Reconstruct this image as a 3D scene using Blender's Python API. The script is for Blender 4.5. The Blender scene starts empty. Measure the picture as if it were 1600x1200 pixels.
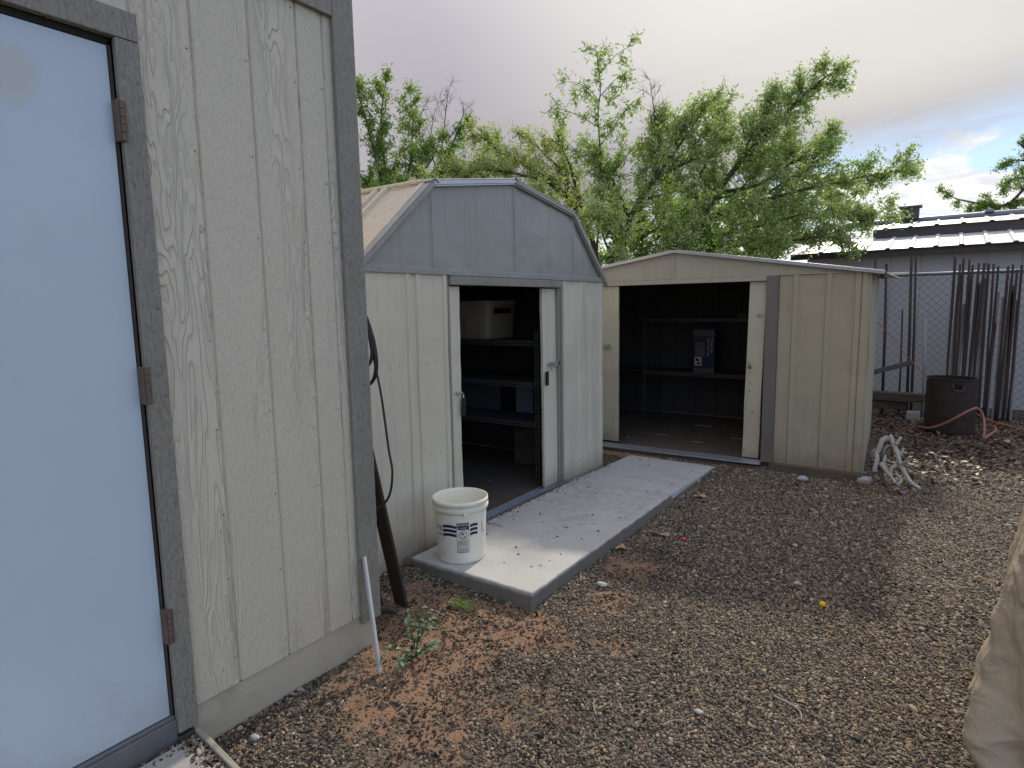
import bpy, bmesh, math, random
import numpy as np
from mathutils import Vector, Matrix, noise
random.seed(7); RNG = np.random.default_rng(11)
S = bpy.context.scene
COL = S.collection
# ------------------------------------------------------------------ camera
PITCH, ROLL, YAW, FPX = math.radians(7.316), math.radians(-0.988), math.radians(34.977), 960.0
CAM = Vector((0, 0, 1.5))
ROT = Matrix.Rotation(YAW, 3, 'Z') @ Matrix.Rotation(math.pi/2 - PITCH, 3, 'X') @ Matrix.Rotation(ROLL, 3, 'Z')
cd = bpy.data.cameras.new('camera'); cam = bpy.data.objects.new('camera', cd); COL.objects.link(cam)
cd.sensor_width = 36; cd.lens = FPX/1600*36; cd.clip_start = 0.05; cd.clip_end = 2000
cam.matrix_world = Matrix.Translation(CAM) @ ROT.to_4x4()
S.camera = cam
def ray(px, py): return ROT @ Vector((px-800, 600-py, -FPX))/FPX
def at(px, py, depth): return CAM + ray(px, py)*depth          # a point at a real distance in front of the camera
def onz(px, py, z=0):
    d = ray(px, py); return CAM + d*((z-CAM.z)/d.z)
def ony(px, py, y):
    d = ray(px, py); return CAM + d*(y/d.y)
# ------------------------------------------------------------------ sky, sun, exposure
SUN_EL, SUN_AZ = math.radians(34.5), math.radians(-6)    # azimuth from +Y, towards +X positive
sund = Vector((math.sin(SUN_AZ)*math.cos(SUN_EL), math.cos(SUN_AZ)*math.cos(SUN_EL), math.sin(SUN_EL)))
W = bpy.data.worlds.new('World'); S.world = W; W.use_nodes = True
def sky():
    nt = W.node_tree; N = nt.nodes; L = nt.links; N.clear()
    def n(t, **k):
        x = N.new(t)
        for a, b in k.items(): setattr(x, a, b)
        return x
    def val(s, v):
        if isinstance(v, (int, float, tuple, Vector)): s.default_value = v
        else: L.new(v, s)
    def m(op, a, b=0.0, c=None):
        x = n('ShaderNodeMath', operation=op); val(x.inputs[0], a); val(x.inputs[1], b)
        if c is not None: val(x.inputs[2], c)
        return x.outputs[0]
    def dot(a, v):
        x = n('ShaderNodeVectorMath', operation='DOT_PRODUCT'); L.new(a, x.inputs[0]); x.inputs[1].default_value = v
        return x.outputs['Value']
    def ss(v, a, b):
        x = n('ShaderNodeMapRange', interpolation_type='SMOOTHSTEP'); L.new(v, x.inputs[0])
        x.inputs[1].default_value = a; x.inputs[2].default_value = b; return x.outputs[0]
    def mix(f, a, b):
        x = n('ShaderNodeMix', data_type='RGBA'); val(x.inputs['Factor'], f)
        for s, v in ((x.inputs[6], a), (x.inputs[7], b)):
            if isinstance(v, tuple): s.default_value = (*v, 1)
            else: L.new(v, s)
        return x.outputs[2]
    def noise_(vec, sc, det=4, rough=.55, dist=0.0):
        x = n('ShaderNodeTexNoise'); L.new(vec, x.inputs['Vector']); x.inputs['Scale'].default_value = sc
        x.inputs['Detail'].default_value = det; x.inputs['Roughness'].default_value = rough; x.inputs['Distortion'].default_value = dist
        return x.outputs['Fac']
    tc = n('ShaderNodeTexCoord'); D = tc.outputs['Generated']
    st = n('ShaderNodeTexSky', sky_type='NISHITA'); st.sun_disc = False; st.sun_elevation = SUN_EL; st.sun_rotation = SUN_AZ
    st.air_density = 1.0; st.dust_density = .4; st.ozone_density = 1.5
    sep = n('ShaderNodeSeparateXYZ'); L.new(D, sep.inputs[0]); z = sep.outputs[2]
    zz = m('MAXIMUM', z, 0.0)
    den = m('ADD', zz, 0.10)
    comb = n('ShaderNodeCombineXYZ'); L.new(m('DIVIDE', sep.outputs[0], den), comb.inputs[0]); L.new(m('DIVIDE', sep.outputs[1], den), comb.inputs[1])
    P = comb.outputs[0]
    a = ray(1262, 262).normalized(); b = ray(1600, 165).normalized()
    nd = (a.cross(b)).normalized()
    if nd.dot(Vector((-1, 0, .6))) < 0: nd = -nd
    n1 = noise_(P, .9, 5, .6, .4)
    edge = m('ADD', dot(D, tuple(nd)), m('MULTIPLY', m('SUBTRACT', n1, .5), .16))
    east = m('SUBTRACT', .50, dot(D, (.93, -.36, 0.0)))      # the deck ends towards the east, where the sky is open
    edge = m('MINIMUM', edge, m('MULTIPLY', m('ADD', east, m('MULTIPLY', m('SUBTRACT', n1, .5), .5)), .5))
    deck = ss(edge, -.045, .05)
    # cloud deck tone: mauve-grey with paler cream streaks, brighter round the hidden sun
    sm = n('ShaderNodeMapping'); sm.inputs['Scale'].default_value = (.35, 1.0, 1); sm.inputs['Rotation'].default_value = (0, 0, .5); L.new(P, sm.inputs[0])
    n2 = noise_(sm.outputs[0], .55, 3, .5, .3)
    sunang = dot(D, tuple(sund))
    glow = ss(sunang, .80, 1.0)
    tone = m('ADD', m('MULTIPLY', ss(n2, .38, .66), .35), m('MULTIPLY', glow, .75))
    dc = mix(m('MINIMUM', tone, 1.0), (1.01, .935, 1.11), (2.1, 2.05, 1.9))
    vm = n('ShaderNodeVectorMath', operation='SCALE'); L.new(dc, vm.inputs[0]); L.new(m('ADD', .70, m('MULTIPLY', zz, 1.9)), vm.inputs['Scale'])   # an overcast deck is brightest overhead
    dcol = vm.outputs[0]
    # puffs in the blue gap; they close up towards the horizon
    pm = n('ShaderNodeMapping'); pm.inputs['Scale'].default_value = (.9, .55, 1); pm.inputs['Location'].default_value = (3.3, 1.2, 0); L.new(P, pm.inputs[0])
    n3 = noise_(pm.outputs[0], 1.7, 6, .55, .15)
    close = m('SUBTRACT', 1.0, ss(z, .12, .20))
    puff = ss(m('ADD', n3, m('MULTIPLY', close, .30)), .62, .72)
    n4 = noise_(P, 3.0, 5, .6)
    pcol = mix(ss(n4, .35, .65), (2.6, 2.7, 2.85), (3.85, 3.8, 3.65))
    blue = mix(.9, st.outputs[0], (1.6, 2.3, 3.35))
    c = mix(puff, blue, pcol)
    c = mix(deck, c, dcol)
    bg = n('ShaderNodeBackground'); L.new(c, bg.inputs[0]); bg.inputs[1].default_value = 0.1
    o = n('ShaderNodeOutputWorld'); L.new(bg.outputs[0], o.inputs[0])
sky()
sl = bpy.data.lights.new('sun', 'SUN'); sl.energy = 1.05; sl.angle = math.radians(1.5); sl.color = (1, .9, .74)
so = bpy.data.objects.new('sun', sl); COL.objects.link(so); so.rotation_euler = sund.to_track_quat('Z', 'Y').to_euler()
S.render.engine = 'CYCLES'
vs = S.view_settings; vs.view_transform = 'Standard'; vs.look = 'None'; vs.exposure = 1.67; vs.gamma = 1; vs.use_curve_mapping = False
S.cycles.max_bounces = 8; S.cycles.transparent_max_bounces = 8
# ------------------------------------------------------------------ materials
class NT:
    def __init__(s, name):
        s.m = bpy.data.materials.new(name); s.m.use_nodes = True; s.nt = s.m.node_tree; s.N = s.nt.nodes; s.L = s.nt.links
        s.b = s.N['Principled BSDF']; s.tc = s.N.new('ShaderNodeTexCoord')
    def n(s, t, **k):
        x = s.N.new(t)
        for a, b in k.items(): setattr(x, a, b)
        return x
    def put(s, sock, v):
        if isinstance(v, (int, float)): sock.default_value = v
        elif isinstance(v, tuple): sock.default_value = (*v, 1) if (sock.type == 'RGBA' and len(v) == 3) else v
        else: s.L.new(v, sock)
    def math(s, op, a, b=0.0):
        x = s.n('ShaderNodeMath', operation=op); s.put(x.inputs[0], a); s.put(x.inputs[1], b); return x.outputs[0]
    def coords(s, scale=(1, 1, 1), rot=(0, 0, 0), rnd=False, src='Object'):
        mp = s.n('ShaderNodeMapping'); mp.inputs['Scale'].default_value = scale; mp.inputs['Rotation'].default_value = rot
        v = s.tc.outputs[src]
        if rnd:
            oi = s.n('ShaderNodeObjectInfo'); ad = s.n('ShaderNodeVectorMath', operation='ADD'); mu = s.n('ShaderNodeVectorMath', operation='SCALE')
            cb = s.n('ShaderNodeCombineXYZ')
            for i in range(3): s.L.new(oi.outputs['Random'], cb.inputs[i])
            s.L.new(cb.outputs[0], mu.inputs[0]); mu.inputs['Scale'].default_value = 37.0
            s.L.new(v, ad.inputs[0]); s.L.new(mu.outputs[0], ad.inputs[1]); v = ad.outputs[0]
        s.L.new(v, mp.inputs[0]); return mp.outputs[0]
    def noise(s, vec, sc, det=4, rough=.55, dist=0.0):
        x = s.n('ShaderNodeTexNoise'); s.L.new(vec, x.inputs['Vector']); x.inputs['Scale'].default_value = sc
        x.inputs['Detail'].default_value = det; x.inputs['Roughness'].default_value = rough; x.inputs['Distortion'].default_value = dist
        return x.outputs['Fac']
    def vor(s, vec, sc, out='Distance', feat='F1'):
        x = s.n('ShaderNodeTexVoronoi', feature=feat); s.L.new(vec, x.inputs['Vector']); x.inputs['Scale'].default_value = sc; return x.outputs[out]
    def ss(s, v, a, b, lo=0.0, hi=1.0):
        x = s.n('ShaderNodeMapRange', interpolation_type='SMOOTHSTEP'); s.put(x.inputs[0], v)
        for i, q in enumerate((a, b, lo, hi)): x.inputs[i+1].default_value = q
        return x.outputs[0]
    def mix(s, f, a, b, blend='MIX'):
        x = s.n('ShaderNodeMix', data_type='RGBA', blend_type=blend); s.put(x.inputs['Factor'], f); s.put(x.inputs[6], a); s.put(x.inputs[7], b); return x.outputs[2]
    def ramp(s, v, stops, interp='LINEAR'):
        x = s.n('ShaderNodeValToRGB'); x.color_ramp.interpolation = interp; e = x.color_ramp.elements
        while len(e) < len(stops): e.new(.5)
        for i, (p, c) in enumerate(stops): e[i].position = p; e[i].color = (*c, 1)
        s.put(x.inputs[0], v); return x.outputs[0]
    def bump(s, h, dist, strength=1.0, prev=None):
        x = s.n('ShaderNodeBump'); s.put(x.inputs['Height'], h); x.inputs['Distance'].default_value = dist; x.inputs['Strength'].default_value = strength
        if prev is not None: s.L.new(prev, x.inputs['Normal'])
        return x.outputs[0]
    def out(s, col=None, rough=.6, nrm=None, metal=0.0, spec=.5):
        if col is not None: s.put(s.b.inputs['Base Color'], col)
        s.put(s.b.inputs['Roughness'], rough); s.put(s.b.inputs['Metallic'], metal); s.b.inputs['Specular IOR Level'].default_value = spec
        if nrm is not None: s.L.new(nrm, s.b.inputs['Normal'])
        return s.m
def mul(c, k): return tuple(min(1, v*k) for v in c)

def M_plain(name, col, rough=.6, var=.15, sc=6, bump=.0, bsc=60, metal=0.0, spec=.4, dirt=None, dirt_lo=.55, dirt_hi=.75):
    t = NT(name); v = t.coords(rnd=True)
    c = t.mix(t.noise(v, sc, 5, .6), mul(col, 1-var), mul(col, 1+var))
    if dirt: c = t.mix(t.ss(t.noise(v, sc*.6, 6, .7, .5), dirt_lo, dirt_hi), c, dirt)
    nr = t.bump(t.noise(v, bsc, 4, .6), bump) if bump else None
    return t.out(c, rough, nr, metal, spec)

def M_painted_metal(name, col, rough=.42, rust=(.16, .09, .05), amt=.68, spec=.5):
    t = NT(name); v = t.coords(rnd=False)
    big = t.noise(v, 1.6, 5, .6, .6)
    c = t.mix(big, mul(col, .86), mul(col, 1.1))
    st = t.coords(scale=(14, 14, .7)); streak = t.noise(st, 1.0, 5, .65)
    c = t.mix(t.ss(streak, .50, .78, 0, .45), c, mul((col[0], col[1]*.95, col[2]*.85), .6))
    sp = t.noise(v, 34, 3, .7); c = t.mix(t.ss(sp, amt, amt+.08, 0, .7), c, rust)
    fine = t.noise(v, 9, 6, .7); c = t.mix(t.ss(fine, .55, .8, 0, .25), c, mul(col, .7))
    sp = t.n('ShaderNodeSeparateXYZ'); t.L.new(v, sp.inputs[0])
    spl = t.math('SUBTRACT', t.math('ADD', .10, t.math('MULTIPLY', t.noise(v, 11, 6, .75), .32)), sp.outputs[2])
    c = t.mix(t.ss(spl, 0, .22, 0, .5), c, (.20, .145, .10))
    nr = t.bump(t.noise(v, 3.2, 3, .5), .022, .6)
    nr = t.bump(t.noise(v, 160, 2, .5), .0006, .5, nr)
    r = t.ss(big, .3, .7, rough-.06, rough+.12)
    return t.out(c, r, nr, 0.0, spec)

def M_siding():
    t = NT('embossed_siding_paint')
    v = t.coords(scale=(1, 1, 1), rnd=True)
    stretched = t.coords(scale=(1, 7.0, .95), rnd=True)
    fld = t.noise(stretched, 1.0, 3.2, .5, .35)
    fr = t.math('FRACT', t.math('MULTIPLY', fld, 26.0))
    saw = t.ss(fr, 0.0, .82); saw2 = t.ss(fr, .86, 1.0); ridge = t.math('SUBTRACT', saw, saw2)
    zone = t.ss(t.noise(t.coords(scale=(1, 5, .5), rnd=True), 1.0, 2, .5), .42, .58)
    fine = t.noise(t.coords(scale=(1, 130, 26), rnd=True), 1.0, 3, .65, .6)
    peb = t.noise(t.coords(scale=(1, 70, 38), rnd=True), 1.3, 3, .6, .5)
    rough_ = t.math('ADD', t.ss(fine, .30, .70), t.ss(peb, .32, .68))
    h = t.math('ADD', t.math('MULTIPLY', t.math('MULTIPLY', ridge, zone), .75), t.math('MULTIPLY', rough_, t.ss(zone, 0, 1, .26, .14)))
    nr = t.bump(h, .0048, 1.0)
    big = t.noise(v, 2.2, 5, .6)
    c = t.mix(big, (.55, .49, .39), (.63, .565, .455))
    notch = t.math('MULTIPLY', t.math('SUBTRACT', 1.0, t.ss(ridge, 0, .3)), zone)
    c = t.mix(t.math('MULTIPLY', notch, .2), c, (.22, .2, .165)); c = t.mix(t.ss(rough_, .2, .9, .09, 0), c, (.26, .235, .19))  # grain notches and pits darkened in the colour, standing in for relief shade
    drip = t.noise(t.coords(scale=(1, 24, 1.1), rnd=True), 1.0, 5, .7)
    c = t.mix(t.ss(drip, .6, .8, 0, .3), c, (.2, .185, .15))
    return t.out(c, t.ss(big, .3, .7, .40, .58), nr, 0, .5)

def M_trim():
    t = NT('grey_trim_paint')
    fine = t.noise(t.coords(scale=(150, 150, 14), rnd=True), 1.0, 4, .65, .6)
    peb = t.noise(t.coords(scale=(60, 60, 30), rnd=True), 1.2, 3, .6, .5)
    h = t.math('ADD', t.ss(fine, .3, .7), t.ss(peb, .3, .7)); nr = t.bump(h, .0022)
    big = t.noise(t.coords(rnd=True), 5, 5, .65)
    c = t.mix(big, (.225, .208, .175), (.31, .288, .243))
    c = t.mix(t.ss(h, .3, 1.0, .35, 0), c, (.1, .095, .085))
    return t.out(c, .5, nr, 0, .45)

def M_wood(name, c1, c2, rough=.8, axis=0, grain=.0015, dark=(.04, .03, .02)):
    t = NT(name); sc = [38, 38, 38]; sc[axis] = 1.6
    g = t.noise(t.coords(scale=tuple(sc), rnd=True), 1.0, 6, .65, .8)
    g2 = t.noise(t.coords(rnd=True), 5, 4, .6)
    c = t.mix(g, c1, c2); c = t.mix(t.ss(g2, .5, .8, 0, .5), c, dark)
    return t.out(c, rough, t.bump(g, grain), 0, .3)

def M_concrete(name='slab_concrete', a=(.41, .41, .385), b=(.55, .545, .51), lowz=.064):
    t = NT(name); v = t.coords()
    c = t.mix(t.noise(v, 3, 6, .65), a, b)
    c = t.mix(t.ss(t.noise(v, 1.3, 6, .7, .8), .5, .75, 0, .45), c, mul(a, .62))
    c = t.mix(t.ss(t.noise(v, 120, 3, .7), .66, .76, 0, .6), c, (.16, .145, .13))
    gr = t.noise(t.coords(scale=(8, 160, 8)), 1.0, 4, .6, .3)
    c = t.mix(t.ss(gr, .45, .7, 0, .16), c, mul(a, .7))
    c = t.mix(t.ss(t.noise(v, 5, 5, .7), .62, .78, 0, .4), c, (.36, .24, .16))
    sp = t.n('ShaderNodeSeparateXYZ'); t.L.new(v, sp.inputs[0])
    low = t.math('SUBTRACT', t.math('ADD', lowz, t.math('MULTIPLY', t.noise(v, 14, 5, .7), .03)), sp.outputs[2])
    c = t.mix(t.ss(low, -.004, .02, 0, .85), c, (.125, .105, .085))
    cr = t.vor(t.coords(scale=(1, 1, 1)), 1.3, 'Distance', 'DISTANCE_TO_EDGE'); cr = t.math('ADD', cr, t.math('MULTIPLY', t.math('SUBTRACT', t.noise(v, 12, 4, .6), .5), .02))
    c = t.mix(t.ss(t.noise(v, 2.4, 5, .75, 1.2), .52, .7, 0, .35), c, mul(a, .55))
    nr = t.bump(t.noise(v, 90, 5, .7), .0025); nr = t.bump(gr, .0012, 1, nr)
    return t.out(c, .85, nr, 0, .3)

def M_ground():
    t = NT('gravel_over_red_soil'); v = t.coords()
    at_ = t.n('ShaderNodeAttribute', attribute_name='soil')
    n1 = t.noise(v, 7, 6, .65, .3)
    soil = t.mix(t.noise(v, 4, 6, .7), (.25, .15, .095), (.34, .212, .138))
    soil = t.mix(t.ss(t.noise(v, 160, 3, .7), .58, .7, 0, .7), soil, (.09, .055, .035))
    vr = t.vor(v, 110, 'Color'); sep = t.n('ShaderNodeSeparateColor'); t.L.new(vr, sep.inputs[0])
    gcol = t.ramp(sep.outputs[0], [(0, (.03, .028, .025)), (.3, (.08, .07, .056)), (.55, (.15, .125, .1)), (.8, (.25, .21, .15)), (1, (.4, .36, .3))], 'CONSTANT')
    f = t.ss(t.math('ADD', at_.outputs['Fac'], t.math('MULTIPLY', t.math('SUBTRACT', n1, .5), .9)), .30, .55)
    c = t.mix(f, gcol, soil)
    hv = t.vor(v, 110, 'Distance')
    nr = t.bump(t.noise(v, 45, 6, .75), .012); nr = t.bump(t.math('SUBTRACT', 1.0, hv), .004, .8, nr)
    return t.out(c, .95, nr, 0, .2)

def M_inst(name, stops, rough=.75, spec=.3):
    t = NT(name); at_ = t.n('ShaderNodeAttribute', attribute_name='tint'); at_.attribute_type = 'INSTANCER'
    c = t.ramp(at_.outputs['Fac'], stops); v = t.coords(scale=(1, 1, 1))
    c = t.mix(t.noise(v, 90, 3, .6), t.mix(.35, c, (.03, .025, .02)), c)
    return t.out(c, rough, None, 0, spec)

def M_leaf(name, base, trans, tf=.4, var=.45):
    t = NT(name); a = t.n('ShaderNodeAttribute', attribute_name='tint')
    c = t.mix(a.outputs['Fac'], mul(base, 1-var), mul(base, 1+var))
    c = t.mix(t.ss(a.outputs['Fac'], .82, 1.0, 0, .6), c, (base[0]*1.9, base[1]*1.5, base[2]*1.6))
    t.out(c, .5, None, 0, .35)
    tr = t.n('ShaderNodeBsdfTranslucent'); t.put(tr.inputs[0], t.mix(a.outputs['Fac'], mul(trans, .7), mul(trans, 1.2)))
    mx = t.n('ShaderNodeMixShader'); mx.inputs[0].default_value = tf
    t.L.new(t.b.outputs[0], mx.inputs[1]); t.L.new(tr.outputs[0], mx.inputs[2])
    t.L.new(mx.outputs[0], t.N['Material Output'].inputs[0]); return t.m

M = dict(
 siding=M_siding(), trim=M_trim(),
 door=M_plain('white_door_paint', (.40, .475, .56), .34, .03, 2, .0004, 25, spec=.5, dirt=(.42, .40, .36), dirt_lo=.66, dirt_hi=.85),
 gable=M_painted_metal('sage_grey_metal', (.29, .288, .268), .36),
 wall1=M_painted_metal('cream_metal', (.60, .55, .44), .4, amt=.74),
 roof1=M_painted_metal('weathered_tan_roof_metal', (.58, .53, .43), .5, rust=(.2, .11, .06), amt=.6),
 wall2=M_painted_metal('tan_metal', (.37, .33, .24), .45, amt=.74),
 door2=M_painted_metal('pale_tan_door_metal', (.47, .44, .335), .45, amt=.74),
 gable2=M_painted_metal('olive_tan_metal', (.38, .35, .28), .5, amt=.74),
 brown=M_painted_metal('brown_grey_trim_metal', (.15, .14, .122), .45),
 frame1=M_painted_metal('taupe_frame_metal', (.24, .225, .195), .42),
 alu=M_plain('galvanised_steel', (.42, .45, .5), .38, .15, 9, .0004, 60, metal=.7),
 roofmetal=M_plain('white_roof_metal', (.66, .67, .68), .38, .08, 2, .0006, 8, spec=.5, dirt=(.4, .37, .33)),
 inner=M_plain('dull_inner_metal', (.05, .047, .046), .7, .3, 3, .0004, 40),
 dark=M_plain('dark_gap', (.02, .018, .016), .8, .3, 5),
 rust=M_plain('dark_rusty_steel', (.034, .024, .020), .85, .4, 7, .002, 60, dirt=(.075, .036, .024)),
 jamb=M_plain('stained_jamb', (.07, .052, .042), .7, .4, 12),
 hinge=M_plain('rusty_hinge', (.15, .108, .088), .6, .4, 30, .0008, 200, metal=.3),
 nail=M_plain('nail_steel', (.14, .14, .145), .45, .3, 30, metal=.5),
 black=M_plain('black_plastic', (.015, .015, .018), .4, .2, 8),
 rubber=M_plain('black_rubber', (.018, .018, .02), .5, .3, 12, .0004, 80),
 bucket=M_plain('off_white_plastic', (.74, .72, .62), .42, .03, 4, .0002, 30, spec=.5, dirt=(.55, .50, .4), dirt_lo=.62, dirt_hi=.9),
 ink=M_plain('navy_ink', (.018, .018, .07), .5, .1, 10),
 white=M_plain('white_plastic', (.6, .58, .54), .5, .06, 6, .0003, 40),
 tote=M_plain('greyed_white_tote', (.33, .30, .25), .6, .15, 6, .002, 20),  # white tote given a darker, greyish base colour
 concrete=M_concrete(), concrete2=M_concrete('old_slab_concrete', (.39, .38, .375), (.53, .52, .515), lowz=.006),
 padconcrete=M_plain('worn_pad_concrete', (.36, .345, .315), .9, .25, 7, .002, 90, spec=.25, dirt=(.16, .13, .105), dirt_lo=.52, dirt_hi=.74),
 block=M_concrete('block_concrete', (.30, .32, .34), (.44, .46, .48), lowz=-.05),
 soilfill=M_plain('dark_soil', (.07, .05, .038), .95, .4, 20, .004, 90),
 floorwood=M_wood('dirty_plywood_floor', (.06, .047, .04), (.14, .108, .085), .85, 1),
 skirt=M_wood('painted_skirt_board', (.43, .375, .285), (.50, .44, .34), .6, 1, .0012, (.13, .12, .1)),
 skid=M_wood('weathered_timber', (.06, .047, .036), (.17, .135, .1), .85, 0, .004),
 oldwood=M_wood('grey_old_board', (.20, .185, .15), (.4, .37, .31), .85, 0, .002, (.1, .09, .07)),
 stick=M_wood('pale_grey_strip_wood', (.26, .28, .31), (.40, .42, .45), .7, 2, .0006, (.3, .3, .32)),
 darkboard=M_wood('dark_brown_board', (.028, .02, .016), (.06, .045, .036), .75, 2, .001),
 stake=M_wood('rusty_brown_stake', (.03, .024, .024), (.075, .058, .054), .85, 2, .002),
 stake2=M_wood('grey_weathered_stake', (.20, .19, .20), (.34, .32, .32), .85, 2, .002),
 tie=M_wood('railway_sleeper_wood', (.045, .036, .03), (.12, .095, .075), .9, 0, .008),
 bark=M_wood('tree_bark', (.045, .037, .032), (.11, .092, .08), .9, 2, .004),
 driftwood=M_wood('bleached_branch', (.25, .235, .215), (.43, .405, .37), .85, 2, .003, (.09, .08, .07)),
 darkbranch=M_wood('dark_bark_branch', (.05, .042, .036), (.13, .11, .09), .9, 2, .003),
 bwall=M_plain('grey_blue_sheet_metal', (.42, .43, .46), .5, .12, 1.5, .0008, 12),
 fascia=M_plain('dark_fascia', (.075, .068, .075), .7, .3, 4),
 sillmetal=M_plain('scuffed_sill_metal', (.17, .175, .185), .5, .25, 14, .0005, 80, metal=.3, dirt=(.2, .16, .12)),
 shelfmetal=M_plain('dark_shelf_metal', (.10, .10, .105), .5, .3, 9, metal=.3),
 galv=M_plain('fence_galvanised', (.2, .22, .27), .45, .2, 9, metal=.5),
 wire=M_plain('fence_wire', (.06, .065, .08), .5, .2, 9, metal=.4),
 hose=M_plain('salmon_rubber_hose', (.28, .125, .10), .45, .12, 12),
 cord=M_plain('orange_cord', (.45, .13, .08), .6, .1, 12),
 cardboard=M_plain('navy_printed_box', (.022, .028, .075), .5, .2, 7),
 print_=M_plain('pale_print', (.5, .48, .44), .6, .1, 10),
 pink_print=M_plain('dusty_picture_print', (.13, .1, .1), .6, .5, 40),
 red=M_plain('red_plastic', (.55, .06, .07), .4, .1, 9),
 purple=M_plain('purple_scrap', (.32, .12, .32), .5, .2, 20),
 yellow=M_plain('yellow_plastic', (.75, .45, .03), .45, .1, 20),
 greyblue=M_plain('grey_blue_panel', (.07, .09, .115), .6, .15, 5),
 brick=M_plain('red_brick', (.30, .11, .06), .85, .25, 20, .002, 90),
 paleboard=M_plain('pale_blue_panel', (.16, .19, .22), .6, .1, 5),
 greenleaf=M_leaf('weed_leaf', (.16, .25, .14), (.2, .33, .08), .3),
 grass=M_leaf('fine_grass', (.11, .2, .04), (.2, .34, .06), .35),
 leafA=M_leaf('dark_leaf', (.18, .30, .08), (.31, .48, .08), .5),
 leafB=M_leaf('pale_yellow_leaf', (.38, .45, .17), (.52, .63, .16), .5),
 leafC=M_leaf('sapling_leaf', (.22, .37, .10), (.38, .58, .09), .5),
 leafD=M_leaf('hawthorn_leaf', (.31, .42, .16), (.44, .62, .14), .5),
 blossom=M_leaf('white_blossom', (.66, .70, .52), (.6, .66, .44), .35, .15),
 litter=M_leaf('dry_leaf', (.15, .10, .07), (.1, .06, .03), .1, .75),
 stone=M_plain('pale_smooth_stone', (.36, .36, .34), .7, .2, 12, .001, 60),
)
def canvas_mat():
    t = NT('tan_canvas'); v = t.coords()
    c = t.mix(t.noise(v, 3, 6, .65, .4), (.34, .285, .205), (.50, .43, .325))
    c = t.mix(t.ss(t.noise(v, 8, 5, .7), .58, .75, 0, .35), c, (.55, .52, .46))
    w = t.math('ADD', t.noise(t.coords(scale=(900, 900, 60)), 1, 2), t.noise(t.coords(scale=(60, 60, 900)), 1, 2))
    nr = t.bump(t.noise(v, 9, 4, .6, 1.2), .018, .7); nr = t.bump(w, .0006, .6, nr)
    return t.out(c, .9, nr, 0, .2)
M['canvas'] = canvas_mat()
def door_mat():
    t = NT('white_door_paint_stained'); v = t.coords()
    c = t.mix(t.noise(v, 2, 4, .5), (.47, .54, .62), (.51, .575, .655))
    dn = t.n('ShaderNodeVectorMath', operation='DISTANCE'); mp = t.coords(scale=(0, 1.5, 1)); t.L.new(mp, dn.inputs[0]); dn.inputs[1].default_value = (0, .655*1.5, 2.13)
    st = t.math('SUBTRACT', t.math('ADD', .085, t.math('MULTIPLY', t.math('SUBTRACT', t.noise(v, 14, 5, .7), .5), .11)), dn.outputs['Value'])
    c = t.mix(t.ss(st, -.02, .05, 0, .55), c, (.50, .47, .38))
    c = t.mix(t.ss(t.noise(t.coords(scale=(1, 9, 1.2)), 1.0, 5, .7), .55, .8, 0, .12), c, (.3, .32, .34))
    c = t.mix(t.ss(t.noise(v, 60, 3, .7), .70, .78, 0, .35), c, (.25, .26, .28))
    sp = t.n('ShaderNodeSeparateXYZ'); t.L.new(v, sp.inputs[0])
    c = t.mix(t.ss(t.math('SUBTRACT', t.math('MULTIPLY', t.noise(v, 5, 5, .7), .75), sp.outputs[2]), 0, .25, 0, .3), c, (.34, .30, .25))
    nr = t.bump(t.noise(v, 5, 3, .5), .004, .5); nr = t.bump(t.noise(v, 220, 2, .5), .0003, .5, nr)
    return t.out(c, t.ss(t.noise(v, 3, 4, .6), .3, .7, .26, .42), nr, 0, .5)
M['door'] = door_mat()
def amber_mat():
    t = NT('amber_glass'); t.out((.75, .33, .06), .12, None, .35, .6); return t.m
M['amber'] = amber_mat()
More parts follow.
